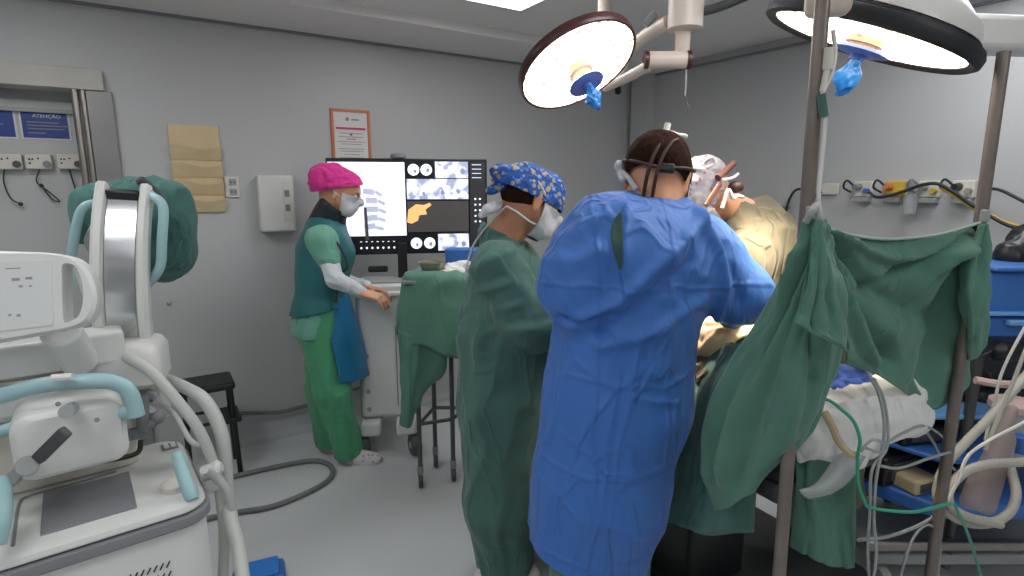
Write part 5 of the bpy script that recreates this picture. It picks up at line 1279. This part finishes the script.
# ------------------------------------------------------------------ people
def hframe(f, up=(0, 0, 1)):
    f = unit(f); r = unit(np.cross(f, up)); u = np.cross(r, f); return np.array((r, f, u)).T
def head_prims(c, R, s=1.0):
    def q(x, y, z): return np.asarray(c, float) + R @ (np.array((x, y, z)) * s)
    X, Yv, Z = R[:, 0], R[:, 1], R[:, 2]
    L = [cap(q(0, -.03, .032), q(0, .035, .034), .081 * s, .076 * s, .02, X, .93),       # cranium
         cap(q(0, .03, -.0), q(0, .05, -.06), .062 * s, .046 * s, .035, X, .95),          # face
         cap(q(-.022, .06, -.075), q(.022, .06, -.075), .03 * s, .03 * s, .025),          # jaw and chin
         cap(q(-.05, .02, -.035), q(-.03, .055, -.07), .024 * s, .022 * s, .03),
         cap(q(.05, .02, -.035), q(.03, .055, -.07), .024 * s, .022 * s, .03),
         cap(q(-.03, .098, .022), q(.03, .098, .022), .014 * s, .014 * s, .015),          # brow
         cap(q(0, .104, .012), q(0, .122, -.026), .008 * s, .012 * s, .012),              # nose
         cap(q(-.012, .112, -.03), q(.012, .112, -.03), .009 * s, .009 * s, .008),
         cap(q(-.02, .1, -.05), q(.02, .1, -.05), .007 * s, .007 * s, .01),               # lips
         cap(q(-.018, .097, -.062), q(.018, .097, -.062), .008 * s, .008 * s, .01)]
    for sd in (-1, 1):
        L.append(cap(q(sd * .034, .1, .004), q(sd * .034, .1, .004), .014 * s, None, .012, sub=True))      # eye sockets
        L.append(cap(q(sd * .078, -.002, .018), q(sd * .08, -.008, -.02), .019 * s, .014 * s, .008, X, .45))  # ears
        L.append(cap(q(sd * .092, .006, .01), q(sd * .092, .004, -.004), .009 * s, .007 * s, .006, sub=True))
    return L, q
def skull_only(c, R, s=1.0): return head_prims(c, R, s)[0][:2]
def hand_prims(w, d, palm, s=1.0, curl=25, side=1):
    # w wrist, d direction of the hand, palm = palm normal; thumb on the side d x palm * side
    d = unit(d); palm = unit(palm - np.dot(palm, d) * d); x = np.cross(d, palm) * side
    k = s; L = []
    w = np.asarray(w, float)
    for i in range(4):
        L.append(cap(w + x * (.024 - .016 * i) * k, w + d * .085 * k + x * (.032 - .021 * i) * k, .016 * k, .0135 * k, .014, palm, .8))
    lens = [(.042, .026, .02), (.046, .03, .021), (.043, .028, .02), (.034, .021, .018)]
    for i, ls in enumerate(lens):
        p = w + d * (.088 - .003 * abs(i - 1)) * k + x * (.032 - .021 * i) * k; a = math.radians(curl * (.5 + .12 * i))
        sp = x * (.10 - .07 * i)
        for j, l in enumerate(ls):
            dd = unit(d * math.cos(a) + palm * math.sin(a) + sp * (1 if j == 0 else .4)); p2 = p + dd * l * k
            L.append(cap(p, p2, (.0095 - .0007 * j) * k, (.0088 - .0008 * j) * k, .005)); p = p2; a += math.radians(curl)
    p = w + d * .025 * k + x * .026 * k + palm * .006
    for j, (l, dv) in enumerate(((.042, d * .6 + x * .75 + palm * .3), (.032, d * .85 + x * .4 + palm * .35), (.026, d * .95 + x * .1 + palm * .3))):
        p2 = p + unit(dv) * l * k; L.append(cap(p, p2, (.0125 - .0015 * j) * k, (.0115 - .0015 * j) * k, .008)); p = p2
    return L
def foot_prims(ank, f, s=1.0):
    f = unit(np.array((f[0], f[1], 0))); g = np.array((ank[0], ank[1], 0))
    return [cap(g - f * .035 + EZ * .04, g + f * .06 + EZ * .035, .036, .034, .03), cap(g + f * .06 + EZ * .035, g + f * .165 + EZ * .026, .036, .026, .03, np.cross(f, EZ), 1.15)]
def person(name, label, J, skin, glove=False, res=.0065):
    """J: joints in world coordinates. One continuous body; clothes are added as children."""
    t = thing(name, label, 'person', (J['pel'][0], J['pel'][1], 0))
    R = hframe(J['f'], J.get('u', (0, 0, 1))); L, q = head_prims(J['head'], R, J.get('hs', 1.0))
    nb = J['neck']; L.append(cap(q(0, -.015, -.04), nb, .056, .06, .03)); L.append(cap(q(0, -.03, -.0), nb, .05, .06, .03))
    ch = (J['shl'] + J['shr']) / 2; pel = J['pel']; ml = (ch + pel) / 2; sd = unit(J['shr'] - J['shl'])
    L += [cap(nb, ch - EZ * .05, .06, .1, .05), cap(J['shl'] + sd * .04, J['shr'] - sd * .04, .06, .06, .05), cap(ch - EZ * .1, ml, .12, .105, .06, sd, 1.25), cap(ml, pel, .105, .125, .06, sd, 1.2)]
    for s_ in ('l', 'r'):
        S, E, W_ = J['sh' + s_], J['el' + s_], J['wr' + s_]
        L += [cap(S, E, .05, .038, .03), cap(E, W_, .039, .026, .02)]
        if J.get('hd' + s_) is not None: L += hand_prims(W_, J['hd' + s_], J['pn' + s_], .98, J.get('curl', 25), J['ts' + s_])
        H, K, A = J['hip' + s_], J['kn' + s_], J['an' + s_]
        L += [cap(H, K, .085, .055, .04), cap(K, A, .055, .035, .03), cap((H + pel) / 2, H, .1, .09, .05)] + foot_prims(A, J['ff'])
    b = obj('body', field_surface(L, res), skin, t, smooth=180)
    for s_ in (-1, 1):
        e = obj('eye', MB().ball(q(s_ * .033, .088, .004), .0125 * J.get('hs', 1)), M['eye'], b)
        obj('iris', MB().ball(q(s_ * .033, .0975, .004), .0062), M['black'], e) if False else None
    J['q'] = q; J['R'] = R
    return t, b
def shell(nm, t, prims, off, planes, m, res=.005, wr=None, solid=.003, label=None):
    return obj(nm, trim(field_surface(prims, res, off, wr), planes), m, t, smooth=180, solid=solid, label=label)
def shoes(t, J, m, hgt=.1):
    for s_ in ('l', 'r'):
        o = obj('shoe', trim(field_surface(foot_prims(J['an' + s_], J['ff']), .006, .008), [((0, 0, .003), (0, 0, 1))]), m, t, smooth=180)
        f = unit(np.array((J['ff'][0], J['ff'][1], 0))); g = np.array((J['an' + s_][0], J['an' + s_][1], 0)); 
        obj('sole', MB().add(*sole(g, f)), M['white'], o)
def sole(g, f):
    r = np.cross(f, EZ); n = 20; v = []
    for z in (.002, .02):
        for i in range(n):
            a = 2 * math.pi * i / n; v.append(g + f * (.06 + .135 * math.cos(a)) + r * (.043 * math.sin(a) * (1 + .12 * math.cos(a))) + EZ * z)
    return np.array(v), [tuple(range(n - 1, -1, -1)), tuple(range(n, 2 * n))] + [(i, (i + 1) % n, n + (i + 1) % n, n + i) for i in range(n)]
def strap(t, pts, m, r=.004, nm='mask_tie'): return obj(nm, MB().tube(pts, r, 8), m, t)

# --- technician in the magenta cap
gN, gF = G(356, 461, 0), G(334, 452, 0)
J = dict(head=P(338, 193, 3.03), f=(.95, .18, -.22), neck=P(326, 224, 3.05), shl=P(328, 238, 3.2), shr=P(322, 240, 2.9), ell=P(344, 282, 3.2), elr=P(335, 279, 2.84), wrl=P(366, 286, 3.15), wrr=P(362, 292, 2.9),
         hdl=(.9, .1, -.2), pnl=(0, 0, -1), tsl=-1, hdr=(.9, .1, -.3), pnr=(0, .2, -1), tsr=1, pel=P(320, 308, 3.05), hipl=P(322, 318, 3.12), hipr=P(320, 318, 2.99), knl=P(324, 388, 3.13), knr=P(332, 390, 2.98),
         anl=np.array((gF[0] - .02, gF[1] + .02, .085)), anr=np.array((gN[0] - .04, gN[1] - .0, .085)), ff=(.97, -.12, 0), curl=30)
t, body = person('person', 'person in magenta cap and teal lead apron standing at the display trolley', J, M['skin_light'])
q, R = J['q'], J['R']; sk = skull_only(J['head'], R)
prC = sk + [cap(q(0, -.075, .055), q(0, -.06, .07), .07, .06, .06)]
shell('surgical_cap', t, prC, .016, [(q(0, 0, .026), R @ unit((0, -.38, 1)))], M['magenta'], .005, folds(.006, 28, 20, (1, 0, 0), .4, 2))
Lh = head_prims(J['head'], R)[0][:10]
shell('face_mask', t, Lh, .009, [(q(0, .03, 0), R[:, 1]), (q(0, .11, -.002), R @ unit((0, -.15, -1))), (q(0, 0, -.1), R @ unit((0, .2, 1)))], M['mask'], .005)
strap(t, [q(.066, .04, -.02), q(.084, .0, .0), q(.078, -.04, .03)], M['mask'], .003)
shell('thyroid_collar', t, [cap(q(0, -.01, -.075), J['neck'] + EZ * .0, .07, .082, .03), cap(J['neck'] - EZ * .02 + np.array((.04, 0, 0)), J['neck'] - EZ * .05 + np.array((.07, 0, 0)), .05, .03, .04)], .01, [(q(0, -.03, -.055), R @ unit((0, -.5, -1)))], M['collar'], .007, folds(.004, 20, 10))
shl, shr, pel = J['shl'], J['shr'], J['pel']; ch = (shl + shr) / 2; ml = (ch + pel) / 2; sd = unit(shr - shl); ff = unit(np.array((.97, .2, 0)))
tor = [cap(J['neck'] - EZ * .03, ch - EZ * .05, .08, .12, .05), cap(shl, shr, .068, .068, .05), cap(ch - EZ * .1, ml, .112, .1, .06, sd, 1.3), cap(ml, pel - EZ * .02, .1, .11, .06, sd, 1.35), cap(pel - EZ * .02, pel - EZ * .1 - ff * .02, .115, .13, .05, sd, 1.25)]
arm = lambda s_, r0, r1, u=1.0: cap(J['sh' + s_], J['sh' + s_] + (J['el' + s_] - J['sh' + s_]) * u, r0, r1, .04)
# scrub shirt with short sleeves
sl = [arm('r', .05, .046, .5), arm('l', .05, .046, .5)]
we = folds(.008, 12, 4, (0, 0, 1), .4, 5)
shell('scrub_shirt', t, tor + sl, .012, [(pel - EZ * .12, (0, 0, 1)), (J['shr'] + (J['elr'] - J['shr']) * .72, -unit(J['elr'] - J['shr']) * 1.0)] if False else [(pel - EZ * .14, (0, 0, 1))], M['sage'], .009, we)
# white sleeves
for s_ in ('r', 'l'):
    S, E, W_ = J['sh' + s_], J['el' + s_], J['wr' + s_]
    obj('white_sleeve', field_surface([cap(S + (E - S) * .4, E, .05, .045, .03), cap(E, W_, .045, .033, .02)], .006, 0, folds(.004, 30, 12, unit(W_ - E), .4, 3)), M['sleeve_white'], t, smooth=180)
# lead apron vest: thick shell over the torso, long panel in front
vest = tor[:1] + tor[2:]
shell('lead_vest', t, vest + [cap(shl + sd * .07, shr - sd * .07, .075, .075, .05)], .028, [(pel + EZ * .0, unit((-.15, 0, 1)))], M['apron_teal'], .009, folds(.003, 8, 3), .006)
fr = pel + ff * .12
rows = []
for z0, w_, o_ in ((.14, .14, .03), (-.02, .15, .05), (-.15, .15, .06), (-.3, .15, .06), (-.40, .14, .05)):
    c = pel + ff * (.1 + o_) + EZ * z0 + ff * (-z0 * .16)
    rows.append([c - ff * .12 + sd * (w_ + .02), c - ff * .02 + sd * w_ * .8, c + ff * .03, c - ff * .02 - sd * w_ * .8, c - ff * .12 - sd * (w_ + .02)])
cloth(rows, 'apron_skirt', M['apron_blue'], t, .008, (5, 1.5), 8, .006, 3)
obj('vest_binding', MB().tube([shr + EZ * .07 - ff * .02, shr + sd * .04 + ff * .08 - EZ * .02, shr + sd * .03 + ff * .12 - EZ * .14, ml + sd * .15 + ff * .1, pel + sd * .17 + ff * .1 + EZ * .05], .006, 8), M['collar'], t)
# trousers
tr = []
for s_ in ('l', 'r'):
    H, K, A = J['hip' + s_], J['kn' + s_], J['an' + s_]
    tr += [cap(H + EZ * .05, H - EZ * .05, .12, .115, .05), cap(H - EZ * .04, K, .112, .095, .03), cap(K, A - EZ * .01, .092, .085, .03)]
shell('trousers', t, tr, .004, [((0, 0, .045), (0, 0, 1))], M['bright_green'], .009, folds(.012, 11, 2.2, (.1, 0, 1), .5, 8))
shoes(t, J, M['clog'])

# --- nurse in the dark green gown
J = dict(head=P(529, 202, 2.02), f=(.86, .38, -.32), neck=P(501, 240, 2.05), shl=P(520, 268, 2.24), shr=P(496, 268, 1.88), ell=P(540, 322, 2.26), elr=P(530, 322, 1.88), wrl=P(585, 335, 2.22), wrr=P(580, 338, 2.0),
         hdl=(.9, .1, .1), pnl=(0, 0, -1), tsl=-1, hdr=(.95, .1, .15), pnr=(0, .2, -1), tsr=1, pel=P(498, 375, 2.07), hipl=P(504, 392, 2.16), hipr=P(498, 392, 1.98), knl=P(505, 485, 2.16), knr=P(497, 485, 2.0),
         ff=(.93, .2, 0), curl=30, hs=1.02)
J['anl'] = np.array((J['knl'][0] + .02, 2.17, .085)); J['anr'] = np.array((J['knr'][0] - .02, 2.02, .085))
t, body = person('person', 'person in blue printed cap and long dark green gown left of the surgeon', J, M['skin'])
q, R = J['q'], J['R']; sk = skull_only(J['head'], R, 1.02)
shell('surgical_cap', t, sk + [cap(q(0, -.09, .015), q(0, -.105, .03), .04, .03, .05)], .015, [(q(0, 0, .012), R @ unit((0, .1, 1)))], M['cap_blue'], .005, folds(.005, 28, 20, (1, 0, 0), .4, 2))
tail = obj('cap_knot', field_surface([cap(q(0, -.12, .03), q(.01, -.15, .06), .02, .026, .02), cap(q(0, -.12, .02), q(0, -.15, -.01), .02, .014, .02), cap(q(.01, -.11, .03), q(.02, -.13, .07), .016, .02, .02)], .005, 0, folds(.006, 40, 20)), M['cap_blue'], t, smooth=180)
Lh = head_prims(J['head'], R, 1.02)[0][:10]
shell('face_mask', t, Lh, .012, [(q(0, .02, 0), R[:, 1]), (q(0, .11, -.008), R @ unit((0, -.15, -1))), (q(0, 0, -.108), R @ unit((0, .2, 1)))], M['mask'], .005, folds(.003, 20, 40, (1, 0, 0)))
strap(t, [q(.05, .06, -.02), q(.084, .02, .02), q(.08, -.02, .06), q(.05, -.07, .09)], M['mask'])
strap(t, [q(.045, .05, -.07), q(.075, -.01, -.07), q(.06, -.08, -.05), q(.03, -.1, -.06), J['neck'] + np.array((-.09, -.03, .0)), J['neck'] + np.array((-.12, -.05, -.08)), J['neck'] + np.array((-.13, -.06, -.14))], M['mask'])
obj('mask_knot', field_surface([cap(q(.0, -.1, -.04), q(0, -.14, -.07), .012, .016, .02), cap(q(0, -.11, -.05), q(0, -.16, -.1), .012, .01, .02)], .004, 0, folds(.004, 40, 20)), M['mask'], t, smooth=180)
hair = shell('hair', t, sk, .004, [(q(0, .02, 0), -R[:, 1]), (q(0, 0, .03), -R[:, 2]), (q(0, 0, -.045), R[:, 2])], M['hair'], .005)
shl, shr, pel = J['shl'], J['shr'], J['pel']; ch = (shl + shr) / 2; ml = (ch + pel) / 2; sd = unit(shr - shl)
def gp(px, py, Y): return P(px, py, Y)
gown = [cap(J['neck'] + EZ * .02, ch - EZ * .04, .08, .12, .05), cap(shl, shr, .078, .078, .06), cap(ch - EZ * .1, P(504, 330, 2.06), .15, .155, .07, sd, 1.15), cap(P(504, 330, 2.06), P(500, 400, 2.07), .155, .158, .07, sd, 1.15),
        cap(P(500, 400, 2.07), P(500, 500, 2.09), .155, .14, .06, sd, 1.15), cap(P(500, 500, 2.09), P(504, 590, 2.1), .14, .125, .06, sd, 1.15),
        cap(shr, J['elr'], .082, .085, .05), cap(J['elr'], J['wrr'], .078, .05, .04), cap(shl, J['ell'], .082, .08, .05), cap(J['ell'], J['wrl'], .075, .05, .04),
        cap(J['elr'] + np.array((-.02, 0, .0)), J['elr'] + np.array((.05, .03, -.03)), .075, .06, .05)]
fa, fb = folds(.016, 7, 1.6, (.1, 0, 1), .5, 17), folds(.012, 12, 5, (.8, .2, .4), .4, 23)
fw = lambda v, n: fa(v, n) * np.clip((1.25 - v[:, 2]) * 3, .25, 1) + fb(v, n) * np.clip((v[:, 2] - .75) * 3, 0, 1)
shell('gown', t, gown, .0, [((0, 0, .07), unit((0, 0, 1))), (J['neck'] + EZ * .035, unit((-.45, 0, -1)))], M['green'], .0095, fw, .004)
shoes(t, J, M['white'])

# --- surgeon in the blue gown, seen from behind
J = dict(head=P(657, 180, 1.6), f=(.42, .86, -.3), u=(.12, 0, 1), neck=P(652, 206, 1.56), shl=P(606, 234, 1.5), shr=P(694, 250, 1.56), ell=P(580, 288, 1.46), elr=P(742, 294, 1.52), wrl=P(640, 345, 1.78), wrr=P(716, 326, 1.72),
         hdl=(.7, .3, -.1), pnl=(0, 0, -1), tsl=-1, hdr=(-.35, .6, -.25), pnr=(-.2, 0, -1), tsr=1, pel=P(622, 395, 1.5), hipl=P(600, 410, 1.5), hipr=P(640, 412, 1.52), knl=P(590, 520, 1.48), knr=P(618, 520, 1.5),
         ff=(.5, .86, 0), curl=35, hs=1.04)
J['anl'] = np.array((J['knl'][0] - .06, 1.5, .085)); J['anr'] = np.array((J['knr'][0] + .02, 1.5, .085))
t, body = person('person', 'surgeon in bright blue gown seen from behind bending over the table', J, M['skin_light'], res=.006)
q, R = J['q'], J['R']; sk = skull_only(J['head'], R, 1.04); shl, shr, pel = J['shl'], J['shr'], J['pel']; ch = (shl + shr) / 2; sd = unit(shr - shl)
shell('hair', t, sk, .010, [(q(0, 0, -.012), R @ unit((-.1, .12, 1)))], M['hair'], .005, folds(.002, 50, 8, (0, 0, 1), .5, 2))
band = [q(.03, -.09, .085), q(.02, -.105, .07), q(.01, -.122, .03), q(.005, -.125, -.02), q(.0, -.1, -.07), q(.0, -.095, -.12)]
obj('head_strap', MB().tube(band, .0052, 8), M['loupe_dark'], t)
obj('head_strap', MB().tube([p + R @ np.array((.022, .006, 0)) for p in band], .0048, 8), M['loupe_dark'], t)
ringp = [q(.098 * math.cos(a), -.0 + .118 * math.sin(a), .03 + .02 * math.sin(a)) for a in np.linspace(.2, 2 * math.pi - .2 + .4, 24)]
obj('head_strap', MB().tube([q(.094, -.01, .03), q(.085, -.06, .02), q(.03, -.115, .0), q(0, -.125, -.0), q(-.04, -.11, .01), q(-.085, -.05, .03), q(-.1, 0, .04)], .0045, 8), M['loupe_dark'], t)
obj('strap_buckle', MB().box(q(.045, -.108, .0), (.04, .02, .024), R), M['black'], t, bevel=.006)
obj('head_clip', MB().cyl(q(0, -.02, .118), q(0, -.02, .15), .009), M['white'], t)
obj('head_clip', field_surface([cap(q(-.04, -.02, .12), q(.05, -.01, .122), .009, .008, .01), cap(q(-.0, -.03, .12), q(.03, .01, .13), .01, .008, .01)], .004), M['white'], t, smooth=180)
Lh = head_prims(J['head'], R, 1.04)[0][:10]
shell('face_mask', t, Lh, .012, [(q(0, .03, 0), R[:, 1]), (q(0, .11, -.005), R @ unit((0, -.15, -1))), (q(0, 0, -.108), R @ unit((0, .2, 1)))], M['mask'], .005)
strap(t, [q(-.05, .06, .0), q(-.09, .01, .01), q(-.085, -.04, .0), q(-.05, -.09, -.03), q(-.02, -.1, -.06)], M['mask'], .007)
strap(t, [q(-.05, .05, -.06), q(-.08, 0, -.05), q(-.06, -.06, -.06), q(-.02, -.09, -.07)], M['mask'], .006)
obj('mask_knot', field_surface([cap(q(-.09, -.0, .02), q(-.1, -.03, .02), .014, .016, .01), cap(q(-.09, -.03, -.0), q(-.07, -.07, -.03), .013, .01, .01)], .004, 0, folds(.004, 40, 20)), M['mask'], t, smooth=180)
strap(t, [q(.05, .05, -.07), q(.075, .0, -.08), q(.06, -.05, -.075), q(.02, -.085, -.065)], M['loupe'], .005, 'strap')
# gown: back, wide sleeves, long straight skirt
gown = [cap(J['neck'] - EZ * .03, ch - EZ * .06, .066, .14, .06), cap(shl - EZ * .0, shr - EZ * .0, .085, .08, .08), cap(P(612, 258, 1.52), P(680, 268, 1.55), .14, .13, .08),
        cap(P(625, 268, 1.52), P(622, 340, 1.52), .155, .165, .09, sd, 1.08), cap(P(622, 340, 1.52), P(616, 405, 1.49), .165, .185, .09, sd, 1.04), cap(P(616, 405, 1.49), P(600, 480, 1.47), .185, .178, .08, sd, 1.0), cap(P(600, 480, 1.47), P(574, 590, 1.45), .178, .182, .08, sd, 1.02),
        cap(shl, J['ell'], .088, .095, .06), cap(J['ell'], J['wrl'], .09, .055, .05), cap(P(582, 282, 1.46), P(592, 296, 1.46), .1, .09, .05),
        cap(shr, J['elr'], .09, .078, .06), cap(J['elr'], P(728, 318, 1.66), .072, .045, .05)]
cr = [[(640, 345), (632, 400), (618, 440), (600, 570)], [(572, 345), (580, 370), (618, 393), (634, 380), (648, 335)], [(575, 372), (555, 440), (540, 495)], [(560, 440), (590, 455), (606, 470), (640, 474), (668, 470)], [(606, 470), (596, 520), (585, 560)], [(632, 398), (660, 404), (690, 410)], [(530, 492), (556, 498), (584, 520)], [(600, 515), (628, 530), (655, 534)], [(618, 393), (606, 440), (606, 470)], [(556, 340), (566, 320)]]
fr_ = ridges([([P(x_, y_, 1.30) for x_, y_ in l_], .006, .0045) for l_ in cr] + [([P(706, 222, 1.42), P(660, 262, 1.37), P(612, 305, 1.36), P(575, 322, 1.36)], .02, .022), ([P(690, 262, 1.38), P(640, 300, 1.36), P(598, 330, 1.37)], .018, -.014), ([P(700, 300, 1.4), P(655, 330, 1.36), P(600, 345, 1.36)], .018, .014),
              ([P(690, 205, 1.48), P(716, 245, 1.45), P(724, 290, 1.44), P(718, 322, 1.5)], .014, .016), ([P(706, 215, 1.46), P(730, 255, 1.44), P(738, 300, 1.44)], .014, -.01),
              ([P(623, 196, 1.46), P(624, 240, 1.38), P(622, 272, 1.37)], .009, .008), ([P(560, 318, 1.4), P(585, 322, 1.36), P(610, 312, 1.36)], .012, -.022),
              ([P(545, 260, 1.42), P(575, 262, 1.37), P(600, 250, 1.38)], .02, .012), ([P(560, 240, 1.42), P(590, 225, 1.4), P(618, 205, 1.44)], .02, .01),
             ])
fa, fb, fc = folds(.012, 6, 1.5, (-.15, 0, 1), .3, 41), folds(.016, 7, 2.4, (.75, 0, .55), .35, 7), folds(.008, 16, 6, (-.5, .2, .6), .3, 3)
fw = lambda v, n: fa(v, n) * np.clip((1.1 - v[:, 2]) * 3, 0, 1) + (fb(v, n) + fc(v, n)) * .6 * np.clip((v[:, 2] - .9) * 3, 0, 1) + fr_(v, n)
hn = unit(np.cross(P(640, 568, 1.4) - P(520, 532, 1.4), (0, 1, 0))); hn = hn if hn[2] > 0 else -hn
gw = shell('gown', t, gown, 0, [(P(520, 532, 1.42), hn)], M['blue'], .0065, fw, .004)
# green shirt in the gown's back opening, its colour darkened for the shade there, and the overlapping edge
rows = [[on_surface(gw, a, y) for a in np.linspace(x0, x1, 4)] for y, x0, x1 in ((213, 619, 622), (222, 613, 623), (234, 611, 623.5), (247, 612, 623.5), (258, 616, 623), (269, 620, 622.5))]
cloth(rows, 'scrub_shirt', M['green_shaded'], t, .0, (2, 2), 4, .003, 4)
# trousers below the gown
tr = []
for s_ in ('l', 'r'):
    H, K, A = J['hip' + s_], J['kn' + s_], J['an' + s_]; tr += [cap(H, K, .11, .095, .04), cap(K, A, .092, .085, .03)]
shell('trousers', t, tr, 0, [((0, 0, .05), (0, 0, 1))], M['green'], .01, folds(.01, 10, 2.2))
shoes(t, J, M['white'])

# --- surgeon in the olive gown on the far side
J = dict(head=P(702, 196, 1.98), f=(-.62, -.12, -.78), u=(-.6, -.45, .6), neck=P(742, 220, 2.02), shl=P(738, 262, 1.84), shr=P(770, 238, 2.16), ell=P(735, 320, 1.86), elr=P(770, 320, 2.15), wrl=P(722, 350, 1.92), wrr=P(735, 345, 2.0),
         hdl=(-.7, -.2, -.3), pnl=(0, 0, -1), tsl=-1, hdr=(-.8, -.2, -.3), pnr=(0, 0, -1), tsr=1, pel=P(810, 380, 2.15), hipl=P(806, 400, 2.08), hipr=P(816, 400, 2.24), knl=P(812, 480, 2.08), knr=P(822, 470, 2.24),
         ff=(-.9, -.3, 0), curl=35)
J['anl'] = np.array((J['knl'][0], 2.1, .085)); J['anr'] = np.array((J['knr'][0], 2.26, .085))
t, body = person('person', 'person in olive gown and pale floral cap bent over behind the blue surgeon', J, M['skin_light'])
q, R = J['q'], J['R']; sk = skull_only(J['head'], R); shl, shr, pel = J['shl'], J['shr'], J['pel']; ch = (shl + shr) / 2; sd = unit(shr - shl)
shell('surgical_cap', t, sk, .014, [(q(0, 0, .02), R @ unit((0, .25, 1)))], M['cap_floral'], .005, folds(.006, 28, 20, (1, 0, 0), .4, 9))
Lh = head_prims(J['head'], R)[0][:10]
shell('face_mask', t, Lh, .011, [(q(0, .03, 0), R[:, 1]), (q(0, .11, -.005), R @ unit((0, -.15, -1))), (q(0, 0, -.1), R @ unit((0, .2, 1)))], M['mask'], .005)
gown = [cap(J['neck'] + np.array((-.06, 0, .02)), J['neck'] + np.array((.03, 0, -.02)), .072, .08, .04), cap(J['neck'] + np.array((.03, 0, -.02)), ch - EZ * .03, .08, .13, .05), cap(shl, shr, .085, .085, .06), cap(ch, P(785, 290, 2.12), .15, .16, .08, sd, 1.1), cap(P(785, 290, 2.12), P(812, 400, 2.16), .16, .17, .08, sd, 1.05), cap(P(812, 400, 2.16), P(820, 520, 2.16), .17, .17, .08),
        cap(shl, J['ell'], .08, .075, .05), cap(J['ell'], J['wrl'], .07, .05, .04), cap(shr, J['elr'], .08, .075, .05), cap(J['elr'], J['wrr'], .07, .05, .04)]
shell('gown', t, gown, 0, [((0, 0, .35), EZ), (J['neck'] + np.array((-.065, 0, .03)), unit((.7, 0, -.6)))], M['olive'], .01, folds(.018, 10, 3, (.3, 0, 1), .5, 5), .004)
tr = []
for s_ in ('l', 'r'):
    H, K, A = J['hip' + s_], J['kn' + s_], J['an' + s_]; tr += [cap(H, K, .1, .09, .04), cap(K, A, .088, .08, .03)]
shell('trousers', t, tr, 0, [((0, 0, .05), (0, 0, 1))], M['green'], .012, folds(.01, 10, 2.2))
shoes(t, J, M['white'])
pp_ = [q(.05, -.05, .09), q(.07, -.04, .05), q(.085, -.01, 0), q(.07, .05, -.03)]
strap(t, [P(704, 163, 1.84), P(712, 158, 1.83), P(714, 164, 1.83), P(706, 168, 1.83)], M['mask'], .006)
strap(t, [P(722, 180, 1.84), P(732, 178, 1.86), P(738, 174, 1.88)], M['mask'], .005)
obj('cap_tie', MB().tube([P(722, 208, 1.83), P(728, 190, 1.83), P(733, 198, 1.84), P(737, 196, 1.86), P(743, 197, 1.9)], .006, 8), M['mask'], t)
obj('headlight_tube', MB().cyl(P(718, 178, 1.86), P(734, 163, 1.9), .012, .01), M['loupe'], t)
obj('headlight_tube', MB().cyl(P(706, 205, 1.82), P(720, 184, 1.83), .007, .009), M['loupe'], t)
obj('headlight_cap', MB().ball(P(736, 187, 1.88), (.026, .02, .02)), M['loupe_dark'], t)
for s_, e in (('l', .05), ('r', .05)): pass
